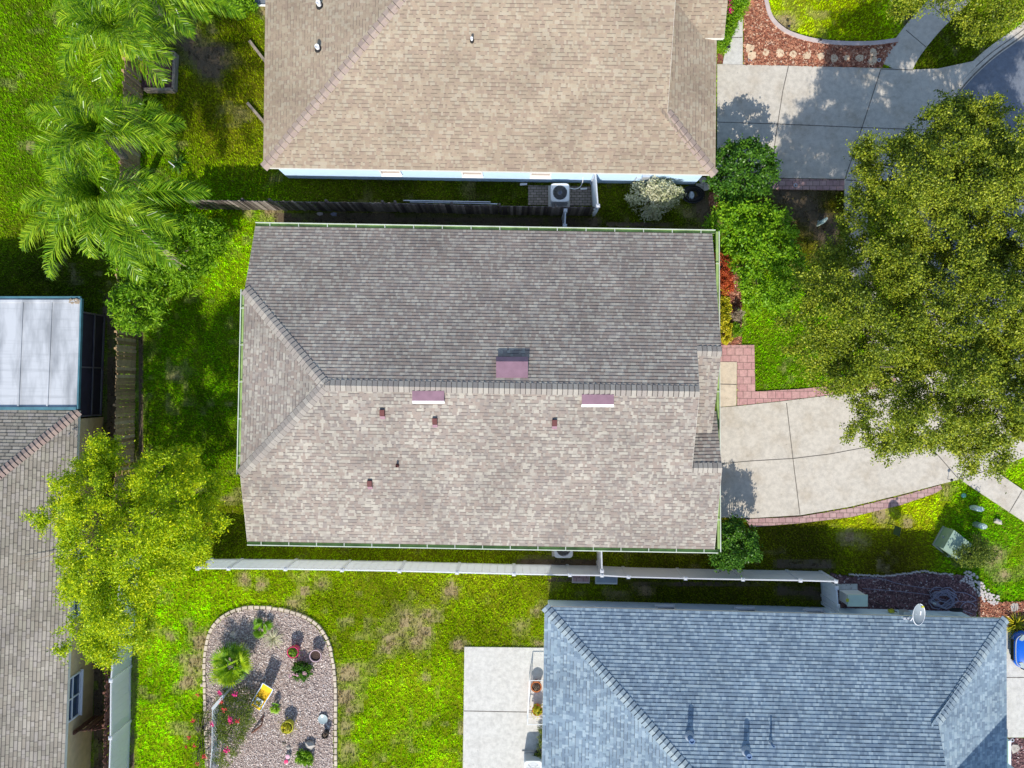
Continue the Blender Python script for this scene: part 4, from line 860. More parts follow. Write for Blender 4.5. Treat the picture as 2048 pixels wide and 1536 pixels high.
lad = thing("ladder", "aluminium extension ladder lying on its side by the picket fence", "ladder", P(810, 403))
for (x0, y0, x1, y1, z_), nm in (((809, 401, 981, 404, .30), "fly_section"), ((822, 404, 995, 408, .24), "base_section")):
    a, b = P(x0, y0, z_), P(x1, y1, z_); d = (b - a).normalized(); s_ = MB()
    for k in (0, .36): s_.beam(a + Vector((0, -.08 * (k > 0), k)), b + Vector((0, -.08 * (k > 0), k)), .035, .08)
    for i in range(12): c = a.lerp(b, (i + .5) / 12); s_.beam(c, c + Vector((0, -.08, .36)), .035, .035)
    s_.build(nm, M['alu'], lad)
dish = thing("satellite_dish", "pale satellite dish on the edge of the blue grey roof", "satellite dish", PP(1815, 1236, plN3))
dc = P(1838, 1229, 3.4); ax = Vector((.40, -.03, .90)).normalized(); e1 = Vector((0, 1, .033)).normalized(); e2 = ax.cross(e1)
mb = MB(); rr_ = 10; cc = 28; pt = lambda r, a: dc + e1 * (.43 * r * math.cos(a)) + e2 * (.34 * r * math.sin(a)) + ax * (.13 * (r * r - 1))
for i in range(rr_):
    for k in range(cc):
        a0, a1 = 2 * math.pi * k / cc, 2 * math.pi * (k + 1) / cc; q = [pt(i / rr_, a0), pt((i + 1) / rr_, a0), pt((i + 1) / rr_, a1), pt(i / rr_, a1)]
        mb.face(q if i else q[1:]); mb.face([p - ax * .012 for p in (q if i else q[1:])][::-1])
mb.build("reflector", M['dish'], dish, True)
mb = MB(); mb.tube([pt(1, 2 * math.pi * k / 40) for k in range(41)], .014, 6); mb.build("rim", M['white'], dish)
base_ = PP(1812, 1238, plN3); mb = MB(); mb.tube([base_, base_ + Vector((.05, .02, .30)), dc - ax * .14], .03, 8); mb.beam(base_ + Vector((-.12, 0, .02)), base_ + Vector((.12, 0, .02)), .14, .02); mb.build("mast", M['alu'], dish)
mb = MB(); lp = dc + e1 * .36 + ax * .16; mb.tube([dc + e1 * .43, lp], .015, 6); mb.build("feed_arm", M['alu'], dish)
mb = MB(); mb.box(tuple(lp), (.09, .07, .07)); mb.build("receiver_head", M['pot_yellow'], dish)
mb = MB(); mb.beam(pt(.55, -1.9) + ax * .012, pt(.6, -1.2) + ax * .012, .05, .004); mb.build("emblem", M['white'], dish)
cab = thing("utility_cabinet", "pale blue grey generator cabinet between the white fence and the blue house wall", "cabinet", P(1705, 1195))
c0, c1, c2, c3 = P(1677, 1179), P(1714, 1179), P(1714, 1199), P(1677, 1199)
mb = MB(); mb.prism([(p.x, p.y) for p in (c0, c1, c2, c3)], .05, 1.02); mb.build("body", M['white'], cab)
mb = MB(); cx_, cy_ = (c0.x + c1.x) / 2, (c0.y + c2.y) / 2; mb.box((cx_, cy_, 1.05), (c1.x - c0.x + .07, c0.y - c2.y + .07, .07), 0, .96); mb.build("lid", M['util_pale'], cab)
mb = MB(); mb.face([(c3.x + .12, c3.y - .04, .55), (c3.x + .26, c3.y - .04, .55), (c3.x + .26, c3.y - .04, .8), (c3.x + .12, c3.y - .04, .8)]); mb.box((c3.x - .04, c3.y + .25, 1.09), (.12, .14, .012)); mb.build("sticker", M['pot_yellow'], cab)
mb = MB(); mb.box((cx_ - .2, c0.y + .14, .03), (1.2, .25, .1)); mb.build("pad", M['concrete2'], cab)
for lab, pts, r, m in (("loose coil of grey violet cable on the dark mulch by the blue house", [(math.cos(t * .55) * (.45 + .18 * math.sin(t * 1.35)) + .15 * math.sin(t * .31), math.sin(t * .55) * (.32 + .12 * math.cos(t * 1.3)) + .1 * math.cos(t * .4)) for t in range(0, 110)], .022, 'hose'),):
    c = P(1883, 1196); o = thing("hose_coil", lab, "hose", c); mb = MB(); mb.tube([(c.x + x, c.y + y, .06 + .0012 * i) for i, (x, y) in enumerate(pts)], r, 6); mb.build("coil", M[m], o)
for lab, line in (("upper grey cable lying across the dark mulch towards the coil", [(1715, 1156), (1760, 1157), (1800, 1168), (1850, 1176), (1890, 1180)]), ("lower grey cable running straight along the dark mulch", [(1725, 1177), (1790, 1182), (1860, 1190), (1890, 1200), (1940, 1205), (1952, 1214)]),
                  ("grey cable looping at the right end of the dark mulch bed", [(1890, 1184), (1930, 1186), (1952, 1200), (1930, 1205), (1922, 1218), (1945, 1228)])):
    mb = MB(); mb.tube(smooth_line([tuple(P(x, y, .07)) for x, y in line]), .014, 5); tag(mb.build("cable", M['hose']), lab, "cable")
mtr = thing("service_box", "grey meter box with a dark pipe on the blue house's north wall", "meter box", P(1810, 1218))
q = Vector((P(1808, 0, .9).x, yw3(16.5) + .10, 1.0)); mb = MB(); mb.box(tuple(q), (.32, .18, .45)); mb.build("box", M['alu'], mtr)
mb = MB(); mb.box((q.x - .45, q.y,   .67), (.2, .12, .24)); mb.build("label_plate", M['pot_yellow'], mtr)
mb = MB(); mb.tube([(q.x, q.y, .8), (q.x, q.y, .1)], .03, 8); mb.tube([(q.x - .9, q.y + .2, .12), (q.x - .3, q.y, .9)], .02, 6); mb.build("conduit", M['dark'], mtr)
mb = MB(); mb.tube([P(1866, 1206, .15), P(1872, 1208, .2)], .05, 8); mb.beam(P(1860, 1202, .1), P(1871, 1208, .1), .06, .1); tag(mb.build("downspout_elbow", M['lattice']), "short white downspout piece lying below the blue house wall", "pipe")
mb = MB(); cx_ = P(1909, 1221, .6); mb.tube([(cx_.x + .28 * math.cos(t * .3), cx_.y + .02 + .0015 * t, .75 + .12 * math.sin(t * .3)) for t in range(66)], .02, 6); tag(mb.build("wall_hose", M['dark']), "dark coiled hose hanging on the blue house's north wall", "hose")

tr = thing("transformer_box", "large sage green transformer box in the shaded lawn by the shrub", "transformer", P(1920, 1090))
tb = [P(1908, 1060, .95), P(1945, 1089, .95), P(1918, 1122, .95), P(1887, 1097, .95)]; bt = [Vector((p.x, p.y, 0)) for p in tb]
mb = MB(); mb.prism([(p.x, p.y) for p in bt], .08, .72); mb.build("body", M['util_green'], tr)
cc_ = sum(bt, Vector()) / 4; mb = MB(); e = [cc_ + (p - cc_) * 1.05 for p in bt]; t_ = [cc_ + (p - cc_) * 1.0 for p in bt]; mb.hexa([Vector((*p.xy, .70)) for p in e][::-1] + [Vector((*p.xy, .95)) for p in t_][::-1]); mb.build("lid", M['util_green'], tr)
mb = MB(); mb.prism([tuple((cc_ + (p - cc_) * 1.04).xy) for p in bt], -.02, .09); mb.build("pad", M['concrete2'], tr)
mb = MB(); mm = bt[3].lerp(bt[0], .5); mb.box((mm.x - .03, mm.y + .03, .5), (.06, .1, .1)); mb.build("padlock", M['alu'], tr)
def pedestal(px, py, h, rx, ry, ang, m, label, px0, py0):
    b, t = P(px0, py0), P(px, py, h); o = thing("utility_pedestal", label, "utility box", b)
    def ring(z, k, c): return [c + Vector((k * (rx * math.cos(a) * math.cos(ang) - ry * math.sin(a) * math.sin(ang)), k * (rx * math.cos(a) * math.sin(ang) + ry * math.sin(a) * math.cos(ang)), 0)) for a in [2 * math.pi * i / 20 for i in range(20)]]
    mb = MB(); r0, r1 = ring(0, 1.08, b), ring(0, 1.0, Vector((b.x, b.y, h * .88)))
    for i in range(20): mb.face([r0[i], r0[(i + 1) % 20], r1[(i + 1) % 20], r1[i]])
    mb.build("body", M[m], o, True)
    r2, r3 = ring(0, 1.1, Vector((b.x, b.y, h * .86))), ring(0, .9, Vector((b.x, b.y, h))); mb = MB(); mb.face(r3)
    for i in range(20): mb.face([r2[i], r2[(i + 1) % 20], r3[(i + 1) % 20], r3[i]])
    mb.build("cap", M['util_pale'], o, True)
    mb = MB(); mb.box((b.x - rx * 1.05, b.y, h * .6), (.02, .10, .12)); mb.build("tag_plate", M['lattice'], o)
pedestal(1957, 1018, .55, .19, .11, -.05, 'util_pale', "pale mint utility pedestal in full sun beside the pavement", 1947, 1015)
pedestal(1966, 1055, .55, .19, .12, -.15, 'util_green', "greyish mint utility pedestal half shaded, nearer the transformer", 1953, 1049)
pedestal(1646, 442, .55, .20, .07, .75, 'util_pale', "pale mint utility post alone in the shade under the street oaks", 1640, 446)
mb = MB(); c = P(1927, 991); mb.lathe([(.11, -.02), (.11, .02), (.07, .035), (0, .035)], c, 12); tag(mb.build("valve_cover", M['util_teal']), "small round teal valve cover in sunny grass", "valve cover")
for px, py, lab in ((1499, 121, "white sprinkler ring beside the double tan stone"), (1757, 121, "pale sprinkler ring near the pavement end of the red mulch"), (1590, 371, "pale sprinkler ring on the paver strip below the upper driveway"), (2023, 1479, "pale sprinkler ring at the corner of the lower right mulch")):
    c = P(px, py); mb = MB(); mb.lathe([(.075, 0), (.085, .07), (.05, .075), (.045, .03), (0, .03)], c, 16); tag(mb.build("sprinkler_head", M['alu']), lab, "sprinkler", "sprinkler rings in the beds")

# stepping stones
def flag(px, py, r, seed, label, m='stone', z=.075, asp=1.0, rot=0, name="stepping_stone", cat="stepping stone", group="stepping stones in the mulch", h=.05, n=8):
    g = random.Random(seed); c = P(px, py); poly = []
    for k in range(n):
        a = 2 * math.pi * (k + g.uniform(-.3, .3)) / n; rr = r / 45 * g.uniform(.72, 1.1); x, y = rr * math.cos(a), rr * math.sin(a) * asp; poly.append((c.x + x * math.cos(rot) - y * math.sin(rot), c.y + x * math.sin(rot) + y * math.cos(rot)))
    mb = MB(); mb.prism(poly, z - h, z); return tag(mb.build(name, M[m]), label, cat, group)
ST = [(1498, 97, 10, "upper half of the split tan stone nearest the walkway"), (1503, 112, 10, "lower half of the split tan stone nearest the walkway"), (1531, 106, 9, "sunny tan stone second from the walkway"), (1559, 107, 9, "pointed tan stone in the middle of the sunny row"),
      (1585, 109, 9, "last fully sunlit tan stone before the tree shade"), (1613, 111, 9, "tan stone at the edge where shade starts"), (1641, 114, 8, "dull brown stone first in the shade"), (1667, 117, 9, "star shaped brownish stone in the shade"), (1693, 116, 7, "smallest shaded brownish stone in the row"),
      (1718, 117, 9, "slanted shaded stone right of the smallest one"), (1745, 107, 10, "upper stone of the shaded pair near the pavement"), (1744, 122, 10, "lower stone of the shaded pair near the pavement"), (2028, 1214, 11, "pale stone in the red mulch above the blue car"), (2028, 1496, 10, "pale grey hexagonal stone in the lower right corner bed")]
for i, (x, y, r, lb) in enumerate(ST): flag(x, y, r, 40 + i, lb, 'stone' if x < 2000 else 'stone_grey', n=7)
for i, (x, y, r, lb) in enumerate([(1405, 361, 9, "grey stone against the tan house corner"), (1398, 375, 9, "grey stone second from the tan house corner"), (1412, 374, 9, "grey stone beside the round shrub by the corner")]): flag(x, y, r, 70 + i, lb, 'stone_grey', .09, group="grey stones by the tan house corner", n=6)
def rock(px, py, rx, ry, h, seed, label, m='stone_grey', rot=0.0, name="rock"):
    import bmesh
    g = np.random.default_rng(seed); c = P(px, py); bm = bmesh.new(); bmesh.ops.create_icosphere(bm, subdivisions=1, radius=1)
    for v in bm.verts:
        k = 1 + g.uniform(-.28, .2); x, y = v.co.x * rx / 45 * k, v.co.y * ry / 45 * k
        v.co = Vector((c.x + x * math.cos(rot) - y * math.sin(rot), c.y + x * math.sin(rot) + y * math.cos(rot), max(0, h * (.35 + .65 * v.co.z * k) + .02)))
    me = bpy.data.meshes.new(name); bm.to_mesh(me); bm.free(); return tag(link_mesh(name, me, M[m], None), label, "rock")
rock(621, 1486, 11, 10, .32, 1, "large pale angular rock in the gravel garden"); rock(1992, 1042, 10, 6, .3, 2, "elongated half white rock on the lawn by the pavement", rot=-.7)
rock(569, 1487, 5, 5, .12, 3, "small brown stone beside the white one in the gravel", 'timber'); rock(577, 1494, 5, 4, .12, 4, "small white stone below the yellow green pot")
rock(533, 1468, 2.5, 2.5, .08, 5, "tiny white pebble stone left of the yellow green pot", 'pebble'); rock(469, 1268, 9, 7, .25, 6, "flat grey block behind the fan palm", 'stone_grey'); rock(405, 1369, 3.5, 4, .12, 7, "small pale block outside the garden edging", 'edging')

# ================================================================ gravel garden
def pot(px, py, r, h, m, label, fill='soil', lean=0, name="flower_pot", group="pots in the gravel garden"):
    c = P(px, py); o = thing(name, label, "pot", c, group); r *= 1.15 / 45; mb = MB(); mb.lathe([(r * .72, 0), (r, h), (r * 1.06, h), (r * 1.06, h - .05), (r * .98, h - .05)], c, 22); mb.lathe([(r * 1.06, h), (r * .88, h), (r * .82, h - .12)], c, 22); mb.build("shell", M[m], o, True)
    f = MB(); f.lathe([(0, h - .08), (r * .86, h - .08)], c, 18); f.build("soil", M[fill], o); return o, c, r, h
POTS = [pot(592, 1297, 10, .55, 'pot_pink', "hot pink glazed pot with a small plant, upper gravel garden"), pot(636, 1305, 10.5, .5, 'pot_lav', "dusty lavender pot with bare soil by the edging"), pot(580, 1446, 10.5, .5, 'pot_yellow', "yellow green pot with a plant in the middle gravel"), pot(654, 1463, 6, .42, 'dark', "small dark pot beside the glass basin at the edging")]
bb_ = thing("glass_basin", "round pale frosted glass basin on the gravel", "basin", P(647, 1436)); mb = MB(); mb.lathe([(.08, 0), (.08, .06), (.2, .12), (.215, .15), (.2, .15), (.17, .13), (0, .125)], P(647, 1436), 22); mb.build("bowl", M['clear'], bb_, True)
for px, py, m, lb in ((578, 1509, 'petal_pale', "pale pink round lantern above the hot pink one"), (575, 1519, 'pot_pink', "hot pink round lantern at the bottom of the gravel garden")):
    c = P(px, py); o = thing("garden_lantern", lb, "lantern", c, "pink lanterns in the gravel"); mb = MB(); mb.lathe([(.06, 0), (.11, .08), (.115, .2), (.08, .22)], c, 18); mb.build("base", M['lattice'], o, True); mb = MB(); mb.lathe([(.10, .2), (.095, .24), (0, .26)], c, 18); mb.build("lid", M[m], o, True)
ch = thing("garden_chair", "yellow folding garden chair with pale frame standing in the gravel", "chair", P(527, 1390)); ca = math.atan2(.83, .52); cu, cv = Vector((math.cos(ca), math.sin(ca), 0)), Vector((-math.sin(ca), math.cos(ca), 0)); cb_ = P(530, 1386)
X = lambda a, b, z: cb_ + cu * a + cv * b + Vector((0, 0, z))
def pad(name, a0, z0, a1, z1, hw, m, t=.03): b_ = MB(); b_.hexa([X(a0, -hw, z0), X(a0, hw, z0), X(a1, hw, z1), X(a1, -hw, z1), X(a0, -hw, z0 + t), X(a0, hw, z0 + t), X(a1, hw, z1 + t), X(a1, -hw, z1 + t)][::1]); b_.build(name, M[m], ch)
pad("seat", -.22, .36, .26, .40, .24, 'yellow'); pad("backrest", .27, .42, .72, .86, .24, 'yellow'); pad("footrest", -.72, .12, -.24, .36, .22, 'yellow')
pad("cushion", -.52, .27, -.12, .42, .17, 'blue_white', .05); pad("cushion_print", -.42, .365, -.28, .415, .11, 'yellow', .02)
for s_ in (-1, 1):
    mb = MB(); mb.tube([X(-.74, s_ * .26, .08), X(-.22, s_ * .26, .36), X(.26, s_ * .26, .42), X(.75, s_ * .26, .92)], .018, 6); mb.tube([X(.5, s_ * .26, 0), X(-.3, s_ * .26, .62), X(.36, s_ * .26, .64)], .016, 6); mb.build("frame", M['blue_white'], ch)
mb = MB(); mb.tube([X(.75, -.26, .92), X(.75, .26, .92)], .018, 6); mb.tube([X(-.74, -.26, .08), X(-.74, .26, .08)], .03, 6); mb.build("crossbar", M['blue_white'], ch)
ab = thing("garden_arbor", "weathered white lattice arbor overgrown by roses at the garden's left edge", "arbor", P(432, 1455))
ps = [P(447, 1392, 1.35), P(425, 1418, 1.35), P(424, 1500, 1.35), P(418, 1560, 1.35)]
for p in ps: mb = MB(); mb.box((p.x, p.y, .67), (.07, .07, 1.35)); mb.build("post", M['lattice'], ab)
for p, q in zip(ps[:-1], ps[1:]):
    mb = MB(); d = q - p; L = d.length; n_ = int(L / .2); h_ = 1.0
    for i in range(-int(h_ / .2), n_ + 1):
        for s_ in (1, -1):
            t0, t1 = i * .2, i * .2 + h_; za, zb = (.3, 1.3) if s_ > 0 else (1.3, .3)
            if t0 < 0: za = za + (zb - za) * (-t0 / h_); t0 = 0
            if t1 > L: zb = za + (zb - za) * ((L - t0) / (t1 - t0)); t1 = L
            if t1 - t0 > .03: mb.beam(Vector((*(p + d * (t0 / L)).xy, za)), Vector((*(p + d * (t1 / L)).xy, zb)), .022, .01)
    mb.build("lattice", M['lattice'], ab); mb = MB(); mb.beam(p + Vector((0, 0, .0)), q + Vector((0, 0, .0)), .13 if p is ps[0] else .03, .03); mb.build("top_rail", M['lattice'], ab)
mb = MB(); mb.tube(smooth_line([tuple(P(523, 1436, .1)), tuple(P(524, 1448, .3)), tuple(P(515, 1458, .35)), tuple(P(503, 1466, .1))]), [.03] * 24 + [.02], 6); mb.tube(smooth_line([tuple(P(527, 1430, .1)), tuple(P(522, 1450, .25)), tuple(P(508, 1460, .1))]), .025, 6); tag(mb.build("driftwood", M['wood_red']), "curved reddish driftwood branch beside the rose bush", "driftwood")

# patio furniture and pots
fr = thing("plant_frame", "tall thin white metal frame standing on the patio against the blue house", "metal frame", P(1072, 1400))
cs = [P(1060, 1361, .95), P(1092, 1361, .95), P(1092, 1449, .95), P(1055, 1449, .95)]; mb = MB()
for p, q in zip(cs, cs[1:] + cs[:1]): mb.tube([p, q], .02, 6)
mb.build("top_rail", M['white'], fr)
for p in cs: mb = MB(); mb.tube([Vector((p.x, p.y, .06)), p], .018, 6); mb.build("leg", M['white'], fr)
mb = MB(); mb.tube([Vector((*cs[0].xy, .3)), Vector((*cs[3].xy, .3))], .015, 6); mb.tube([Vector((*cs[3].xy, .3)), Vector((*cs[2].xy, .3))], .015, 6); mb.build("lower_rail", M['white'], fr)
PT = [pot(1072, 1366, 9, .5, 'terra', "bright orange pot near the top of the patio frame", group="orange pots on the patio"), pot(1074, 1413, 8.5, .5, 'terra', "paler orange pot with a yellow green plant on the patio", group="orange pots on the patio"), pot(1075, 1505, 7, .4, 'dark', "dark pot in a row of plants at the bottom of the patio", group="orange pots on the patio")]
for px, py, lb in ((1162, 1155, "pinkish stone bench slab left of the pair behind the white fence"), (1213, 1157, "grey stone bench slab right of the pair behind the white fence")):
    c = P(px, py + 2, .12); o = thing("stone_slab", lb, "stone slab", (c.x, c.y, 0), "slabs behind the white fence"); mb = MB(); wv = .80 if px < 1200 else 1.0; mb.box((c.x, c.y, .07), (wv, .42, .14), -.02, .96); mb.build("slab", M['edge_white' if px < 1200 else 'ac'], o)
    mb = MB(); mb.box((c.x, c.y + .02, .144), (wv - .1, .30, .012), -.02); mb.build("inset", M['paver_small' if px < 1200 else 'lead'], o)

# yard bits in the north west
rb = thing("raised_bed", "raised planting bed with pale timber frame beside the brown fence", "raised bed", P(322, 145))
for p, q in (((352, 108), (349, 181)), ((349, 181), (291, 181)), ((352, 108), (312, 107))): mb = MB(); mb.beam(P(*p, .2), P(*q, .2), .12, .38); mb.build("board", M['timber'], rb)
mb = MB(); mb.prism([tuple(P(*q).xy) for q in ((350, 109), (347, 179), (288, 179), (290, 107))], 0, .25); mb.build("soil", M['mulch_dark'], rb)
for (p, q), lb in ((((499, 82), (536, 130)), "grey timber beam sloping on the lawn against the tan house, upper one"), (((495, 206), (536, 254)), "grey timber beam sloping on the lawn against the tan house, lower one")):
    mb = MB(); mb.beam(P(*p, .12), P(*q, .12), .12, .12); tag(mb.build("timber_beam", M['timber']), lb, "timber", "timbers on the north lawn")
mb = MB(); mb.beam(P(337, 323, .9), P(349, 333, .9), .03, .03); mb.tube([P(349, 333, .9), P(346, 336, 0)], .015, 5); tag(mb.build("garden_stake", M['white']), "thin white garden stake leaning near the agave", "stake")
hp = thing("hose_reel", "black hose coil with pale reel beside the tan house corner", "hose reel", P(1384, 390)); c = P(1384, 390); mb = MB()
for k in range(5): mb.tube([(c.x + (.25 + .055 * k + .02 * math.sin(t * .7)) * math.cos(t * .2), c.y + (.2 + .045 * k) * math.sin(t * .2), .10 + .05 * (k % 3)) for t in range(33)], .03, 6)
mb.build("coil", M['dark'], hp); mb = MB(); mb.lathe([(.18, .12), (.14, .22), (0, .24)], c + Vector((-.05, -.05, 0)), 14, .7, 1.1); mb.build("reel", M['lead'], hp)
for px, py, lb, m in ((640, 428, "pale violet stone slab in the dark strip, nearer the picket fence", 'edge_white'), (668, 429, "pale violet disc on the dark soil strip north of the gutter", 'hose')): flag(px, py, 7, px, lb, m, .05, .6, group="pale stones in the dark strip")
fl = thing("garden_flag", "slim garden flag on a bent metal stand by the paver border", "garden flag", P(1781, 1046)); fp = P(1781, 1048); mb = MB(); mb.tube([fp, fp + Vector((0, 0, 1.02)), fp + Vector((-.10, -.40, 1.02))], .012, 6); mb.build("stand", M['dark'], fl)
mb = MB(); mb.hexa([fp + Vector((-.012, 0, .45)), fp + Vector((-.10, -.36, .45)), fp + Vector((-.092, -.36, .45)), fp + Vector((-.004, 0, .45)), fp + Vector((-.012, 0, 1.0)), fp + Vector((-.10, -.36, 1.0)), fp + Vector((-.092, -.36, 1.0)), fp + Vector((-.004, 0, 1.0))]); mb.build("flag", M['flagcloth'], fl)
for px, py, lb in ((1572, 60, "small dark path light at the left bend of the curbing"), (1635, 86, "small dark path light in the shade along the curbing"), (1453, 101, "small black path light beside the hedge and the walkway"), (1894, 958, "thin solar light with a line shadow on the lower driveway edge")):
    c = P(px, py); o = thing("path_light", lb, "path light", c, "garden path lights"); mb = MB(); mb.tube([c, c + Vector((0, 0, .4))], .012, 6); mb.build("stake", M['dark'], o); mb = MB(); mb.lathe([(.03, .36), (.07, .40), (.05, .44), (0, .46)], c, 10); mb.build("lamp_head", M['dark'], o)

# ================================================================ blue car
car = thing("parked_car", "bright blue car parked nose in at the right edge beside the blue grey house", "car", P(2120, 1300)); cx, cy = P(2029, 1301, .6).x, P(2029, 1301, .6).y
def carring(s_, hw_, z0, z1, bulge=.0): return [(cx + s_, cy + y, z) for y, z in ((-hw_ * .9, z0), (-hw_, z0 + .18), (-hw_, (z0 + z1) / 2), (-hw_ * .95, z1 - .06), (-hw_ * .8, z1), (0, z1 + bulge), (hw_ * .8, z1), (hw_ * .95, z1 - .06), (hw_, (z0 + z1) / 2), (hw_, z0 + .18), (hw_ * .9, z0))]
def loft(mb, rs):
    for a, b in zip(rs[:-1], rs[1:]):
        for i in range(len(a)): j = (i + 1) % len(a); mb.face([a[i], b[i], b[j], a[j]])
    mb.face(rs[0]); mb.face(rs[-1][::-1])
mb = MB(); loft(mb, [carring(s_, h_, z0, z1, .03) for s_, h_, z0, z1 in ((.0, .42, .38, .58), (.06, .60, .28, .66), (.18, .72, .22, .72), (.42, .82, .2, .79), (.9, .86, .2, .88), (1.3, .87, .2, .94), (2.4, .87, .2, .96), (3.4, .87, .2, .97), (3.9, .84, .22, .95), (4.15, .72, .3, .85), (4.22, .55, .4, .7))]); mb.build("body", M['car_paint'], car, True)
mb = MB(); loft(mb, [carring(s_, h_, .9, z1, .02) for s_, h_, z1 in ((1.05, .66, .95), (1.75, .70, 1.38), (2.2, .70, 1.43), (3.0, .70, 1.42), (3.75, .66, 1.02))]); mb.build("windows", M['glass'], car, True)
mb = MB(); loft(mb, [carring(s_, h_, 1.36, z1, .02) for s_, h_, z1 in ((1.72, .60, 1.39), (2.2, .66, 1.46), (3.0, .66, 1.45), (3.3, .60, 1.38))]); mb.build("roof", M['car_paint'], car, True)
mb = MB(); mb.tube(smooth_line([(cx + .30, cy - .72, .70), (cx + .06, cy - .52, .67), (cx + .02, cy, .66), (cx + .06, cy + .52, .67), (cx + .30, cy + .72, .70)]), .022, 6); mb.build("bumper_trim", M['alu'], car)
mb = MB(); mb.hexa([(cx - .03, cy - .45, .36), (cx + .1, cy - .45, .36), (cx + .1, cy + .45, .36), (cx - .03, cy + .45, .36), (cx - .02, cy - .45, .56), (cx + .1, cy - .45, .56), (cx + .1, cy + .45, .56), (cx - .02, cy + .45, .56)]); mb.build("grille", M['dark'], car)
for s_ in (-1, 1):
    mb = MB(); mb.hexa([(cx + .10, cy + s_ * .50, .60), (cx + .26, cy + s_ * .74, .60), (cx + .46, cy + s_ * .70, .62), (cx + .2, cy + s_ * .46, .62), (cx + .12, cy + s_ * .50, .735), (cx + .28, cy + s_ * .73, .75), (cx + .5, cy + s_ * .68, .80), (cx + .24, cy + s_ * .46, .77)]); mb.build("headlight", M['clear'], car)
for wx_ in (.78, 3.35):
    for s_ in (-1, 1):
        wc = Vector((cx + wx_, cy + s_ * .80, .32)); mb = MB(); T = lambda r, a, y: (wc.x + r * math.cos(a), wc.y + y, wc.z + r * math.sin(a))
        for k in range(20):
            a0, a1 = k * math.pi / 10, (k + 1) * math.pi / 10
            for (r0, y0), (r1, y1) in (((.2, -.1), (.31, -.1)), ((.31, -.1), (.31, .1)), ((.31, .1), (.2, .1))): mb.face([T(r0, a0, y0), T(r0, a1, y0), T(r1, a1, y1), T(r1, a0, y1)])
        wh = mb.build("wheel", M['rubber'], car); mb = MB(); mb.face([T(.2, k * math.pi / 10, .07 * s_) for k in range(20)]); mb.build("rim", M['alu'], wh)

# ================================================================ plants
def leaves(name, C, l, wd, m, parent=None, up=.5, seed=0, aim=None, fold=.0):
    """One mesh of leaf-shaped quads at centres C; 'up' biases leaf faces to the sky; aim (n,3) sets leaf direction."""
    g = np.random.default_rng(seed); n = len(C); N = g.normal(size=(n, 3)); N[:, 2] = np.abs(N[:, 2]) * .8 + up; N /= np.linalg.norm(N, axis=1)[:, None]
    T = g.normal(size=(n, 3)) if aim is None else aim + g.normal(size=(n, 3)) * .25
    T -= N * (T * N).sum(1)[:, None]; T /= np.linalg.norm(T, axis=1)[:, None] + 1e-9; B = np.cross(N, T)
    L = (l * g.uniform(.65, 1.3, n))[:, None]; W = (wd * g.uniform(.7, 1.25, n))[:, None]
    V = np.stack([C - T * L * .5, C + B * W * .5 + T * L * .06, C + T * L * .5 - N * L * .12, C - B * W * .5 + T * L * .06], 1)
    return np_mesh(name, V.reshape(-1, 3), np.arange(n * 4).reshape(n, 4), m, parent, rnd=np.clip(g.normal(.5, .22, n), 0, 1))
def crown_points(px, zm, zlo, zhi, ncl, per, rcl, seed, gap=.3, flat=.6, rough=.9):
    """Leaf centres in clumps filling a domed crown whose outline (seen at height zm) is px."""
    g = np.random.default_rng(seed); poly = [(p.x, p.y) for p in (P(x, y, zm) for x, y in px)]; xs = [p[0] for p in poly]; ys = [p[1] for p in poly]; C = []
    dm = None; tries = 0
    while len(C) < ncl and tries < 60:
        tries += 1
        x = g.uniform(min(xs), max(xs), 4000); y = g.uniform(min(ys), max(ys), 4000); k = inpoly(x, y, poly); x, y = x[k], y[k]
        d = edge_dist(x, y, poly)
        if dm is None: dm = np.percentile(d, 92)
        k = (vnoise(x, y, rough, seed % 13) + .35 * vnoise(x, y, 2.4, seed % 7)) > gap + .12 * np.clip(1 - d / dm * 3, 0, 1); x, y, d = x[k], y[k], d[k]
        t = np.clip(d / dm, 0, 1); top = zlo + (zhi - zlo) * (.25 + .75 * np.sqrt(1 - (1 - t) ** 2)) - (zhi - zlo) * .35 * vnoise(x, y, 1.1, 9)
        z = top - (top - zlo) * g.random(len(x)) ** 2.2 * .8; C += list(zip(x, y, z))
    C = np.array(C[:ncl]); out = []
    ax = g.normal(size=(len(C), 3)); r = rcl * g.uniform(.6, 1.35, len(C))
    K = np.repeat(np.arange(len(C)), per); u = g.normal(size=(len(K), 3)); u /= np.linalg.norm(u, axis=1)[:, None]; u *= (g.random(len(K)) ** .45)[:, None]
    # clumps are stretched into short sprays
    a = ax / np.linalg.norm(ax, axis=1)[:, None]; s = g.uniform(.2, .9, len(C)); u = u + a[K] * ((u * a[K]).sum(1) * s[K])[:, None]
    u[:, 2] *= flat; return C, C[K] + u * r[K][:, None]
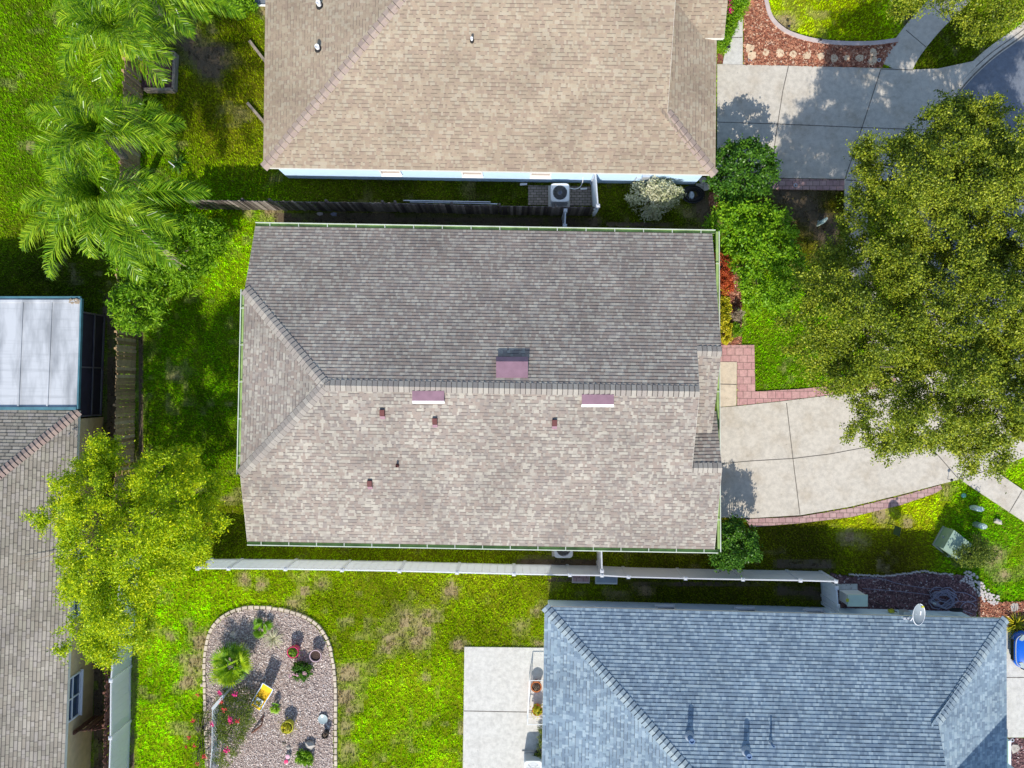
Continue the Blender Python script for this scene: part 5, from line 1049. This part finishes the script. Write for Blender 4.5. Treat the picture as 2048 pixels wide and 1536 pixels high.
def bough_points(px, zm, zlo, zhi, area, per, seed, rb=(.55, 1.0), flat=.5, keep=.9, spread=.095):
    """Tree crown: separate leafy boughs at different heights, each a heap of sprays, with dark gaps between."""
    g = np.random.default_rng(seed); poly = [(p.x, p.y) for p in (P(x, y, zm) for x, y in px)]; xs = [p[0] for p in poly]; ys = [p[1] for p in poly]
    x = g.uniform(min(xs), max(xs), 30000); y = g.uniform(min(ys), max(ys), 30000); k = inpoly(x, y, poly); x, y = x[k], y[k]; d = edge_dist(x, y, poly); dm = np.percentile(d, 90)
    B = []
    for i in range(len(x)):
        t = min(1, d[i] / dm); r = g.uniform(*rb) * (.55 + .45 * t)
        if d[i] < .12: continue
        r = min(r, d[i] * 1.1 + .22)
        if all((x[i] - b[0]) ** 2 + (y[i] - b[1]) ** 2 > ((r + b[3]) * area) ** 2 for b in B):
            if g.random() > keep: r *= .6
            z = zlo + (zhi - zlo) * (.36 + .48 * math.sqrt(max(0, 1 - (1 - t) ** 2)) + g.uniform(-.2, .2)); B.append((x[i], y[i], z, r))
    C, out = [], []
    for bx, by, bz, r in B:
        n = max(6, int((26 if spread > .09 else 44) * (r / .8) ** 2)); th = g.uniform(0, 6.283, n); q = np.sqrt(g.random(n)); rr = r * q * (1 + .3 * np.sin(3 * th + g.uniform(0, 6)))
        cx, cy = bx + rr * np.cos(th), by + rr * np.sin(th); cz = bz + r * flat * (1 - q ** 2) * g.uniform(.5, 1.0, n) - r * .35 * q + g.normal(0, .07, n)
        C += list(zip(cx, cy, cz)); m = int(per); K = np.repeat(np.arange(n), m); u = g.normal(size=(len(K), 3)) * np.array((1, 1, .55)); a = np.stack([np.cos(th), np.sin(th), -.15 * np.ones(n)], 1)
        s = g.uniform(.3, 1.1, n); u = u + a[K] * ((u * a[K]).sum(1) * s[K])[:, None]; out.append(np.stack([cx, cy, cz], 1)[K] + u * spread * (.8 + .5 * r))
    return np.array(C), np.concatenate(out)
def trunk_limbs(parent, base, fork, C, r, n, m, seed, name="trunk"):
    g = random.Random(seed); mb = MB(); b, f = Vector(base), Vector(fork); mid = b.lerp(f, .5) + Vector((g.uniform(-.1, .1), g.uniform(-.1, .1), 0))
    mb.tube([b - Vector((0, 0, .1)), b + Vector((0, 0, .15)), mid, f], [r * 1.5, r * 1.1, r * .9, r * .8], 10)
    for k in range(n):
        t = Vector(C[g.randrange(len(C))]); e = f + (t - f) * .45 + Vector((0, 0, .5)); w0 = r * g.uniform(.35, .55)
        path = smooth_line([tuple(f - Vector((0, 0, .2))), tuple(f.lerp(e, .5) + Vector((g.uniform(-.2, .2), g.uniform(-.2, .2), .1))), tuple(e), tuple(t)], 4); q = len(path)
        mb.tube(path, [w0 * (1 - .85 * i / (q - 1)) for i in range(q)], 6)
        for _ in range(2):
            s = Vector(C[min(range(0, len(C), 7), key=lambda i: (Vector(C[i]) - e).length + g.uniform(0, 2.5))]); mb.tube([e, e.lerp(s, .5) + Vector((0, 0, .15)), s], [w0 * .4, w0 * .25, w0 * .08], 5)
    return mb.build(name, m, parent, True)
def tree(label, px, zm, zlo, zhi, ncl, per, rcl, lsz, m, seed, trunk_px, fork, r, gap=.3, limbs=14, cat="tree", name="oak_tree", group=None, up=.5, flat=.6):
    b = P(*trunk_px); o = thing(name, label, cat, b, group); C, L = bough_points(px, zm, zlo, zhi, ncl, per, seed, rcl, flat)
    trunk_limbs(o, b, P(trunk_px[0], trunk_px[1]) + Vector((0, 0, fork)), C, r, limbs, M['bark'], seed); leaves("crown", L, lsz[0], lsz[1], M[m], o, up, seed); return o
def bush(label, px, z, ncl, per, rcl, lsz, m, seed, name="shrub", cat="shrub", gap=.15, up=.5, zlo=.15, group=None, flowers=None, rough=1.6, bough=None):
    """Low plant: clumps of leaves on stems, optional petal clusters."""
    c = P(sum(p[0] for p in px) / len(px), sum(p[1] for p in px) / len(px)); o = thing(name, label, cat, c, group); C, L = crown_points(px, z * .7, zlo, z, ncl, per, rcl, seed, gap, .7, rough) if bough is None else bough_points(px, z * .75, zlo, z, bough[1], bough[2], seed, bough[0], .7, .9, bough[3])
    g = random.Random(seed); mb = MB()
    for i in range(0, len(C), max(1, len(C) // 14)): t = Vector(C[i]); s = Vector((c.x + (t.x - c.x) * .3, c.y + (t.y - c.y) * .3, 0)); mb.tube([s, s.lerp(t, .5) + Vector((0, 0, .1)), t], [.03, .02, .008], 5)
    mb.build("stem", M['bark'], o); leaves("foliage", L, lsz[0], lsz[1], M[m], o, up, seed)
    for k, (fx, fy, fm, fr) in enumerate(flowers or []):
        q = P(fx, fy, z * .95); gg = np.random.default_rng(seed * 31 + k); n = 26; D = gg.normal(size=(n, 3)) * (fr / 45 * .55); D[:, 2] = np.abs(D[:, 2]) * .6; lo = leaves("flower", np.array(q) + D, fr / 45 * .75, fr / 45 * .6, M[fm], o, .9, seed + k)
    return o
def circ(cx, cy, r, n=14, seed=0, j=.15):
    g = random.Random(seed); return [(cx + r * g.uniform(1 - j, 1 + j) * math.cos(2 * math.pi * k / n), cy + r * g.uniform(1 - j, 1 + j) * math.sin(2 * math.pi * k / n)) for k in range(n)]

# street oaks on the right
tree("largest street oak, over the end of the middle house's driveway", [(1650, 505), (1720, 470), (1800, 490), (1880, 470), (1960, 500), (2048, 480), (2150, 520), (2180, 700), (2140, 860), (2048, 880), (2010, 890), (1990, 935), (1962, 955), (1935, 930), (1900, 905), (1870, 880), (1840, 895), (1780, 915), (1745, 895), (1705, 850), (1715, 800), (1665, 785), (1625, 745), (1600, 700), (1590, 640), (1610, 560)],
     6.0, 3.0, 8.6, .45, 100, (.55, 1.05), (.090, .052), 'leaf_oak', 3, (1925, 735), 2.6, .24, .36, 26, group="street oaks on the right")
tree("street oak nearer the upper driveway and the blue kerb", [(1725, 470), (1690, 425), (1722, 360), (1705, 305), (1740, 272), (1775, 290), (1810, 290), (1850, 235), (1900, 198), (1960, 195), (2005, 215), (2020, 265), (2048, 290), (2150, 300), (2190, 420), (2150, 530), (2048, 520), (1960, 530), (1880, 510), (1800, 520)],
     6.0, 2.9, 8.2, .45, 100, (.55, 1.05), (.090, .052), 'leaf_oak', 4, (1905, 405), 2.6, .22, .36, 18, group="street oaks on the right")
tree("street oak crown hanging in at the top right corner", [(1770, -90), (1775, -10), (1792, 8), (1815, 18), (1850, 0), (1895, -2), (1925, 22), (1955, 48), (1985, 66), (2015, 50), (2048, 40), (2130, 20), (2160, -120), (2000, -260), (1850, -200)],
     6.0, 3.0, 8.0, .50, 80, (.55, 1.05), (.090, .052), 'leaf_oak', 5, (1960, -60), 2.6, .22, .3, 14, group="street oaks on the right")
tree("bright yellow green tree overhanging the weathered house's roof edge", [(150, 910), (185, 890), (215, 874), (240, 890), (262, 920), (310, 905), (375, 886), (372, 912), (404, 918), (398, 945), (432, 965), (420, 995), (430, 1040), (436, 1080), (415, 1105), (390, 1130), (345, 1165), (305, 1195), (290, 1245), (274, 1305), (250, 1290), (236, 1262), (222, 1335), (185, 1318), (150, 1300), (128, 1325), (120, 1300), (150, 1262), (148, 1190), (128, 1160), (140, 1090), (105, 1062), (80, 1024), (128, 1012), (132, 970), (112, 955), (150, 935)],
     5.0, 2.2, 7.0, .52, 76, (.45, .85), (.115, .046), 'leaf_lime', 6, (268, 1062), 1.4, .14, .30, 18, "tree", "shade_tree", up=.45)

# shrubs
bush("round glossy dark green shrub at the tan house's front corner", [(1425, 350), (1428, 310), (1455, 285), (1490, 279), (1530, 290), (1555, 320), (1556, 355), (1535, 385), (1500, 402), (1450, 398), (1422, 375)], 2.6, 190, 60, .24, (.125, .07), 'leaf_dark', 11, bough=((.22, .42), .5, 20, .075))
bush("large bright green vine covered shrub between the oaks and the brown roof", [(1418, 440), (1440, 412), (1470, 402), (1500, 408), (1560, 405), (1580, 440), (1600, 500), (1610, 560), (1590, 615), (1540, 622), (1505, 612), (1490, 590), (1476, 560), (1466, 510), (1436, 470)], 2.9, 330, 60, .26, (.13, .075), 'leaf_bright', 12, bough=((.25, .55), .55, 22, .085))
bush("cream variegated shrub against the tan house's blue wall", [(1256, 376), (1280, 362), (1320, 356), (1368, 362), (1372, 385), (1345, 405), (1335, 420), (1300, 426), (1280, 405), (1262, 392)], 1.9, 90, 50, .2, (.12, .06), 'leaf_cream', 13, gap=.1)
bush("glossy rounded shrub at the brown house's south east corner", [(1438, 1048), (1470, 1035), (1500, 1052), (1520, 1080), (1518, 1112), (1495, 1132), (1465, 1140), (1430, 1132), (1418, 1112), (1440, 1100)], 2.5, 130, 60, .2, (.10, .065), 'leaf_dark', 14, bough=((.2, .36), .5, 20, .07))
bush("olive shrub growing over the corner of the transformer box", [(1918, 1112), (1945, 1098), (1975, 1080), (1992, 1085), (1992, 1110), (1985, 1135), (1950, 1142), (1925, 1132)], 2.5, 84, 46, .19, (.09, .05), 'leaf_rose', 15, gap=.1)
bush("lush bright shrub with narrow leaves in the back yard beside the palms", [(210, 500), (225, 470), (290, 440), (370, 432), (430, 440), (452, 470), (430, 520), (395, 560), (345, 590), (310, 560), (270, 545), (240, 560)], 2.4, 330, 56, .26, (.20, .045), 'leaf_bright', 16, bough=((.25, .5), .55, 22, .10))
bush("rounded bright shrub hanging over the brown fence below the palms", [(220, 600), (232, 575), (265, 560), (310, 575), (330, 600), (318, 630), (300, 655), (282, 668), (250, 660), (228, 635)], 2.6, 130, 60, .22, (.19, .05), 'leaf_bright', 17, bough=((.25, .45), .52, 22, .09))
bush("bright leafy shrub at the top edge left of the tan roof", [(420, -30), (440, 10), (455, 30), (480, 22), (495, 5), (500, -40)], 1.6, 60, 50, .18, (.12, .06), 'leaf_bright', 18)
bush("orange red leaved plants under the green gutter at the brown house front", [(1436, 500), (1456, 508), (1464, 540), (1468, 580), (1454, 596), (1438, 560)], 1.2, 70, 44, .14, (.11, .035), 'leaf_red', 19, cat="plant")
bush("yellow green croton row along the brown house front bed", [(1440, 570), (1458, 578), (1464, 620), (1464, 684), (1442, 686), (1440, 620)], 1.0, 80, 40, .13, (.11, .055), 'leaf_croton', 20, cat="plant")
bush("coppery grass like plant in the front bed by the lawn edge", circ(1474, 628, 12), .7, 22, 36, .11, (.16, .02), 'leaf_dry', 21, name="ornamental_grass", cat="plant")
bush("small bright green clump at the front bed's lower end", circ(1474, 661, 12), .6, 24, 36, .11, (.16, .025), 'leaf_bright', 22, name="ornamental_grass", cat="plant")
bush("narrow bright green hedge in front of the tan house's east side", [(1434, 104), (1434, 82), (1448, 60), (1460, 30), (1470, -20), (1508, -30), (1496, 15), (1478, 45), (1462, 74), (1448, 100)], .9, 130, 44, .16, (.07, .045), 'leaf_bright', 23, name="hedge", cat="hedge", gap=.0)
bush("pink flowering plants between the hedge and the tan house", [(1450, 20), (1456, -20), (1478, -30), (1474, 0), (1464, 24), (1454, 36)], .55, 30, 40, .13, (.07, .04), 'leaf_rose', 24, cat="plant", name="flower_bush", flowers=[(1462 + 3 * math.sin(k * 2.3), 2 + k * 3.4, 'petal_pink', 3.6) for k in range(8)])
bush("sprawling rose bush with magenta flowers around the white arbor", [(432, 1400), (455, 1388), (485, 1388), (512, 1402), (520, 1418), (512, 1440), (498, 1458), (480, 1478), (470, 1505), (455, 1540), (418, 1550), (424, 1500), (420, 1450), (422, 1418)], 1.55, 230, 42, .18, (.06, .035), 'leaf_rose', 25, name="rose_bush", cat="rose bush", gap=.22,
     flowers=[(470, 1389, 'petal_pink', 5), (439, 1384, 'petal_pink', 4), (461, 1436, 'petal_pink', 4), (461, 1442, 'petal_pink', 4), (474, 1442, 'petal_red', 4), (448, 1418, 'petal_red', 4), (452, 1500, 'petal_pink', 5), (424, 1448, 'petal_pink', 4), (443, 1404, 'petal_red', 3.5)])
bush("rose stems with small red flowers leaning out over the lawn edge", [(372, 1480), (385, 1440), (400, 1420), (415, 1400), (420, 1480), (412, 1540), (390, 1545)], .7, 40, 34, .16, (.055, .03), 'leaf_rose', 26, name="rose_bush", cat="rose bush", gap=.45,
     flowers=[(386, 1441, 'petal_red', 3.5), (378, 1475, 'petal_red', 3.5), (389, 1492, 'petal_red', 3), (372, 1493, 'petal_red', 3), (396, 1390, 'petal_red', 3), (408, 1512, 'petal_red', 4), (394, 1528, 'petal_red', 3)])
bush("dark green flowering plant with pale pink blooms in the gravel", circ(600, 1344, 18, seed=3), .6, 60, 44, .11, (.085, .05), 'leaf_dark', 27, name="flower_bush", cat="plant", flowers=[(609, 1348, 'petal_pale', 3.5), (595, 1351, 'petal_pale', 3), (581, 1352, 'petal_pale', 3), (588, 1349, 'petal_pale', 2.5)])
bush("small green leafy plant at the bottom of the gravel garden", circ(606, 1518, 15, seed=5), .5, 44, 40, .11, (.08, .05), 'leaf_bright', 28, name="leafy_plant", cat="plant")
bush("row of thin olive plants in the bed along the blue house", [(1078, 1450), (1089, 1452), (1088, 1500), (1087, 1536), (1074, 1532), (1076, 1490)], .7, 34, 32, .12, (.10, .02), 'leaf_rose', 29, name="ornamental_grass", cat="plant", gap=.3)
def potplant(p, m, seed, lsz, label, n=160):
    o, c, r, h = p; t = thing("potted_plant", label, "plant", (c.x, c.y, h - .08)); g = np.random.default_rng(seed); D = g.normal(size=(n, 3)) * r * .55; D[:, 2] = np.abs(D[:, 2]) * .7; leaves("foliage", np.array((c.x, c.y, h - .05)) + D, lsz[0], lsz[1], M[m], t, .6, seed)
    mb = MB()
    for k in range(6): a = k * 1.05; mb.tube([(c.x, c.y, h - .09), (c.x + r * .4 * math.cos(a), c.y + r * .4 * math.sin(a), h + r * .5)], [.008, .004], 4)
    mb.build("stem", M['bark'], t)
potplant(POTS[0], 'leaf_bright', 1, (.09, .03), "small green plant in the hot pink pot"); potplant(POTS[2], 'leaf_croton', 2, (.10, .05), "yellowish plant in the yellow green pot"); potplant(POTS[3], 'leaf_dry', 3, (.07, .02), "withered stems in the small dark pot", 40)
potplant(PT[1], 'leaf_croton', 4, (.12, .07), "yellow green leaves in the paler orange patio pot", 240); potplant(PT[0], 'leaf_dry', 5, (.14, .012), "thin dry stalks in the bright orange patio pot", 60); potplant(PT[2], 'leaf_rose', 6, (.10, .03), "olive leaves in the dark patio pot", 160)

# ---------------------------------------------------------------- palms
def frond(base, az, el, L, nl, ll, lw, droop, g, hang=.55, curl=0.0):
    """Returns leaflet quads and rachis path of one arching feather frond."""
    d = np.array((math.cos(az) * math.cos(el), math.sin(az) * math.cos(el), math.sin(el))); p = np.array(base, float); path = [p.copy()]; n = 26; st = L / n
    for i in range(n):
        d = d + np.array((0, 0, -droop / n * (.4 + 1.6 * i / n))); d[:2] = [d[0] * math.cos(curl / n) - d[1] * math.sin(curl / n), d[0] * math.sin(curl / n) + d[1] * math.cos(curl / n)]; d /= np.linalg.norm(d); p = p + d * st; path.append(p.copy())
    path = np.array(path); Q = []; 
    for k in range(nl):
        t = .10 + .9 * k / (nl - 1); f = t * n; i = min(int(f), n - 1); c = path[i] + (path[i + 1] - path[i]) * (f - i); ax = path[i + 1] - path[i]; ax /= np.linalg.norm(ax)
        s = np.cross(ax, (0, 0, 1)); s /= np.linalg.norm(s) + 1e-9; up = np.cross(s, ax); ln = ll * math.sin(math.pi * min(1, .12 + t * .86)) ** .6 * g.uniform(.8, 1.12)
        for sd in (-1, 1):
            dr = s * sd * g.uniform(.6, 1) + ax * g.uniform(.55, 1.1) + up * g.uniform(-.1, .35); dr /= np.linalg.norm(dr)
            m_ = c + dr * ln * .5; dr2 = dr + np.array((0, 0, -hang * g.uniform(.6, 1.5))); dr2 /= np.linalg.norm(dr2); e = m_ + dr2 * ln * .5
            wv = np.cross(dr, up + g.normal(size=3) * .35); wv = wv / (np.linalg.norm(wv) + 1e-9) * lw * .5
            Q.append([c - wv * .6, c + wv * .6, m_ + wv, m_ - wv]); Q.append([m_ - wv, m_ + wv, e + wv * .12, e - wv * .12])
    return Q, path
def palm(label, px, py, z, specs, m, seed, ll=.92, lw=.030, trunk=True, base=None, r=.14, name="palm_tree", cat="palm tree", group=None, nl=60, hang=.95):
    """specs: (azimuth in photo degrees, 0 right and 90 up; elevation; length; droop; curl)."""
    g = np.random.default_rng(seed); c = P(px, py, z); b = Vector((c.x, c.y, 0)) if base is None else P(*base); o = thing(name, label, cat, b, group); Q = []; rb_ = MB()
    for az, el, L, dr, cu in specs:
        q, path = frond(c, math.radians(az), math.radians(el), L, int(nl * L / 2.8), ll, lw, dr, g, hang, cu); Q += q; k = len(path); rb_.tube([tuple(p) for p in path], [.022 * (1 - .85 * i / k) for i in range(k)], 5, False)
    Q = np.array(Q); leaves_ = np_mesh("crown", Q.reshape(-1, 3), np.arange(len(Q) * 4).reshape(-1, 4), M[m], o, rnd=np.repeat(np.clip(g.normal(.5, .22, len(Q) // 2), 0, 1), 2))
    rb_.build("rachis", M['leaf_palm'], o)
    if trunk:
        mb = MB(); path = smooth_line([tuple(b - Vector((0, 0, .1))), tuple(b.lerp(c, .4) + Vector((.05, 0, 0))), tuple(c - Vector((0, 0, .05)))], 9); k = len(path); mb.tube(path, [r * (1.25 - .5 * i / k) * (1 + .05 * (i % 2)) for i in range(k)], 12); mb.build("trunk", M['palmbark'], o)
    return o
def rot_specs(n, seed, L=(2.5, 3.1), el=(15, 65), dr=(1.3, 2.2)):
    g = random.Random(seed); return [(360 * k / n + g.uniform(-14, 14), g.uniform(*el), g.uniform(*L), g.uniform(*dr), g.uniform(-.4, .4)) for k in range(n)]
def skip(sp, *rs): return [q for q in sp if not any(a <= q[0] % 360 <= b for a, b in rs)]
GP = "feather palms in the north west corner"
palm("feather palm with a long frond reaching over the picket fence end", 208, 392, 6.0, skip(rot_specs(16, 1, (2.0, 3.1), (5, 78)), (30, 85)) + rot_specs(9, 21, (1.8, 2.5), (55, 80)) + [(2, 22, 4.1, .8, 0), (-48, 25, 4.0, 1.1, .1), (-80, 35, 3.6, 2.4, 1.0), (-62, 30, 3.8, 1.4, -.2), (200, 20, 4.2, 1.1, .3), (222, 20, 4.2, 1.2, .3), (180, 25, 3.6, 1.2, .2), (-25, 30, 3.2, 1.2, 0)], 'leaf_palm', 31, group=GP, base=(262, 430))
palm("feather palm between the others, its fronds crossing the brown fence", 205, 268, 6.2, skip(rot_specs(15, 2, (2.0, 3.1), (5, 78)), (35, 95), (265, 345)) + rot_specs(7, 22, (1.5, 2.2), (58, 80)) + [(8, 25, 3.2, 1.0, 0), (24, 30, 2.6, 1.1, 0), (-8, 25, 2.8, 1.2, 0), (140, 35, 2.4, 1.4, 0), (215, 25, 3.0, 1.1, .2)], 'leaf_palm', 32, group=GP, base=(255, 325))
palm("feather palm at the top left with a frond curling over the big lawn", 240, 62, 6.2, skip(rot_specs(12, 3, (2.0, 3.0), (5, 78)), (255, 305)) + [(188, 30, 3.6, 2.0, .9), (160, 30, 2.9, 1.2, 0), (-50, 25, 2.6, 1.2, 0), (-30, 30, 2.3, 1.2, 0)], 'leaf_palm', 33, group=GP, base=(292, 130))
palm("feather palm at the top edge with a long greyish frond pointing right", 285, -25, 6.4, rot_specs(10, 8, (2.2, 3), (15, 75)) + [(-14, 22, 4.0, .9, 0), (-6, 28, 3.4, 1.0, 0), (-42, 25, 2.6, 1.2, 0), (-75, 30, 2.2, 1.3, 0), (-110, 30, 2.4, 1.3, 0), (20, 35, 3.0, 1, 0), (60, 35, 3, 1, 0), (150, 35, 3, 1, 0), (200, 35, 2.6, 1.3, 0)], 'leaf_palm', 34, group=GP, base=(340, 55), ll=.75)
palm("short yellowing palm in the raised bed by the brown fence", 285, 98, 1.5, rot_specs(8, 4, (.8, 1.2), (25, 60), (1.2, 2)), 'leaf_yellowpalm', 35, .36, .03, True, (288, 108), .09, name="young_palm", cat="palm", nl=70)
dl = thing("dead_frond", "long withered grey brown palm frond hanging down over the narrow leaved shrub", "palm frond", P(290, 470)); g0 = np.random.default_rng(5); A0, B0 = P(226, 408, 3.6), P(352, 524, 2.7)
mb = MB(); pth = smooth_line([tuple(A0), tuple(A0.lerp(B0, .3) + Vector((.05, .0, .1))), tuple(A0.lerp(B0, .65)), tuple(B0)], 6); mb.tube(pth, [.05 * (1 - .75 * i / len(pth)) + .006 for i in range(len(pth))], 6); mb.build("rachis", M['palmbark'], dl)
Q = []
for k in range(70):
    t = .08 + .34 * k / 70 if k < 34 else .72 + .28 * (k - 34) / 36; c = np.array(A0.lerp(B0, t)); ax = np.array((B0 - A0).normalized()); s = np.cross(ax, (0, 0, 1)); sd = 1 if k % 2 else -1; ln = g0.uniform(.25, .55); dd = ax + s * sd * .25 + g0.normal(size=3) * .06; wv = s * .018
    Q.append([c - wv, c + wv, c + dd * ln + wv * .3, c + dd * ln - wv * .3])
np_mesh("leaflets", np.array(Q).reshape(-1, 3), np.arange(len(Q) * 4).reshape(-1, 4), M['leaf_dry'], dl, rnd=g0.random(len(Q)))
def tuft_plant(px, py, n, L, w_, m, label, seed, el=(20, 75), name="ornamental_grass", cat="plant", z=0.0, seg=3, droop=.5):
    """Rosette of strap leaves."""
    g = np.random.default_rng(seed); c = np.array(P(px, py, z)); c[2] = z; o = thing(name, label, cat, tuple(c)); Q = []; rn = []
    for k in range(n):
        a, e = g.uniform(0, 6.283), math.radians(g.uniform(*el)); d = np.array((math.cos(a) * math.cos(e), math.sin(a) * math.cos(e), math.sin(e))); s = np.array((-math.sin(a), math.cos(a), 0)); l_ = L * g.uniform(.7, 1.15); p = c + d * .02; r_ = g.random()
        for i in range(seg):
            w0, w1 = w_ * (1 - i / seg * .6), w_ * (1 - (i + 1) / seg * .97); q = p + d * l_ / seg; Q.append([p - s * w0 / 2, p + s * w0 / 2, q + s * w1 / 2, q - s * w1 / 2]); rn.append(r_); p = q; d = d + np.array((0, 0, -droop)); d /= np.linalg.norm(d)
    np_mesh("leaf_tuft", np.array(Q).reshape(-1, 3), np.arange(len(Q) * 4).reshape(-1, 4), M[m], o, rnd=rn); return o
tuft_plant(548, 1276, 120, .62, .022, 'leaf_cream', "pale striped spiky grass clump in the gravel garden", 41)
tuft_plant(358, 328, 34, .55, .09, 'leaf_dark', "dark bluish agave in the shade near the picket fence", 42, name="agave")
tuft_plant(2028, 1246, 60, .75, .06, 'leaf_croton', "bright lime fern at the blue house's corner above the car", 43, name="fern")
tuft_plant(100, 333, 70, .5, .03, 'leaf_bright', "bright tuft of grass on the big lawn left of the palms", 44)
def fan_palm(px, py, n, L, label, seed, m='leaf_bright', h=.6, el=(8, 82), lw=.05, name="fan_palm"):
    """Low palm with fan leaves on stalks."""
    g = np.random.default_rng(seed); c = np.array(P(px, py, h * .6)); b = P(px, py); o = thing(name, label, "palm", (c[0], c[1], 0)); Q = []; rn = []; st = MB()
    for k in range(n):
        a = 2 * math.pi * k / n * 2.4 + g.uniform(-.3, .3); e = math.radians(g.uniform(*el)); d = np.array((math.cos(a) * math.cos(e), math.sin(a) * math.cos(e), math.sin(e))); l_ = L * g.uniform(.45, 1.0); hub = c + d * l_ * .5; st.tube([(c[0], c[1], .0), tuple(c + d * l_ * .2), tuple(hub)], [.012, .008, .006], 5); s = np.cross(d, (0, 0, 1)); s /= np.linalg.norm(s); r_ = g.normal(.5, .2)
        for j in range(24):
            th = (j / 23 - .5) * math.radians(210); dd = d * math.cos(th) + s * math.sin(th) + np.array((0, 0, -.18 + .12 * math.cos(th))); dd /= np.linalg.norm(dd); ln = L * .55 * g.uniform(.85, 1.08) * (1 - .18 * abs(th)); sw = np.cross(dd, (0, 0, 1)); sw = sw / (np.linalg.norm(sw) + 1e-9) * lw / 2; mid = hub + dd * ln * .6; tip = mid + (dd + np.array((0, 0, -.5))) * ln * .4
            Q.append([hub, hub, mid + sw, mid - sw]); Q.append([mid - sw, mid + sw, tip + sw * .1, tip - sw * .1]); rn += [np.clip(r_ + g.normal(0, .08), 0, 1)] * 2
    Q = np.array(Q); Q[::2, 1] += 1e-3; np_mesh("fronds", Q.reshape(-1, 3), np.arange(len(Q) * 4).reshape(-1, 4), M[m], o, rnd=rn); st.build("stalk", M['leaf_fan'], o); return o
fan_palm(470, 1327, 24, 1.35, "large fan palm in the gravel garden by the left edging", 51, 'leaf_fan', .8)
fan_palm(523, 1256, 7, .62, "small bright fan palm beside the striped grass clump", 52, 'leaf_bright', .35, lw=.04)
fan_palm(551, 1413, 6, .45, "smallest bright fan palm beside the yellow chair", 53, 'leaf_bright', .25, lw=.035)
mb = MB(); mb.tube([tuple(P(40, 1128, 3.75)), tuple(P(95, 1112, 3.3)), tuple(P(150, 1090, 3.0)), tuple(P(178, 1080, 2.95))], [.008, .014, .018, .02], 5); mb.tube([tuple(P(95, 1112, 3.3)), tuple(P(120, 1110, 3.15)), tuple(P(178, 1088, 2.95))], .012, 5); tag(mb.build("branch", M['leaf_dry']), "thin bare pale branch lying on the weathered roof under the tree", "branch")

# ---------------------------------------------------------------- grass blades over the turf
def scatter_grass(n_try):
    g = np.random.default_rng(99); x = g.uniform(-23.4, 23.6, n_try); y = g.uniform(-17.6, 17.6, n_try); ok = np.ones(n_try, bool)
    for poly in NO_GRASS: ok &= ~inpoly(x, y, poly)
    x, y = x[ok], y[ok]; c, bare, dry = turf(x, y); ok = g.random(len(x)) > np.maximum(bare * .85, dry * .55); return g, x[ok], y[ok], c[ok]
g, gx_, gy_, gc = scatter_grass(330000); n = len(gx_); nb = 3
a = g.uniform(0, 6.283, (n, nb)); ln = g.uniform(.06, .13, (n, nb)); hz = g.uniform(.25, .8, (n, nb)); wv = g.uniform(.012, .024, (n, nb)); bx = gx_[:, None] + g.normal(0, .025, (n, nb)); by = gy_[:, None] + g.normal(0, .025, (n, nb))
V = np.zeros((n, nb, 3, 3)); V[..., 0, 0] = bx - np.sin(a) * wv; V[..., 0, 1] = by + np.cos(a) * wv; V[..., 1, 0] = bx + np.sin(a) * wv; V[..., 1, 1] = by - np.cos(a) * wv
V[..., :2, 2] = -.02; V[..., 2, 0] = bx + np.cos(a) * ln * hz; V[..., 2, 1] = by + np.sin(a) * ln * hz; V[..., 2, 2] = ln * np.sqrt(1 - hz ** 2 * .8)
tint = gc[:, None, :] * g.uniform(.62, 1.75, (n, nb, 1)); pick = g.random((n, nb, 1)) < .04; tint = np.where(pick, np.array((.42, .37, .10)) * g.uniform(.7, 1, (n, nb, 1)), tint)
grass = np_mesh("grass", V.reshape(-1, 3), np.arange(n * nb * 3).reshape(-1, 3), M['grass'], None, col=tint.reshape(-1, 3)); tag(grass, kind="stuff")
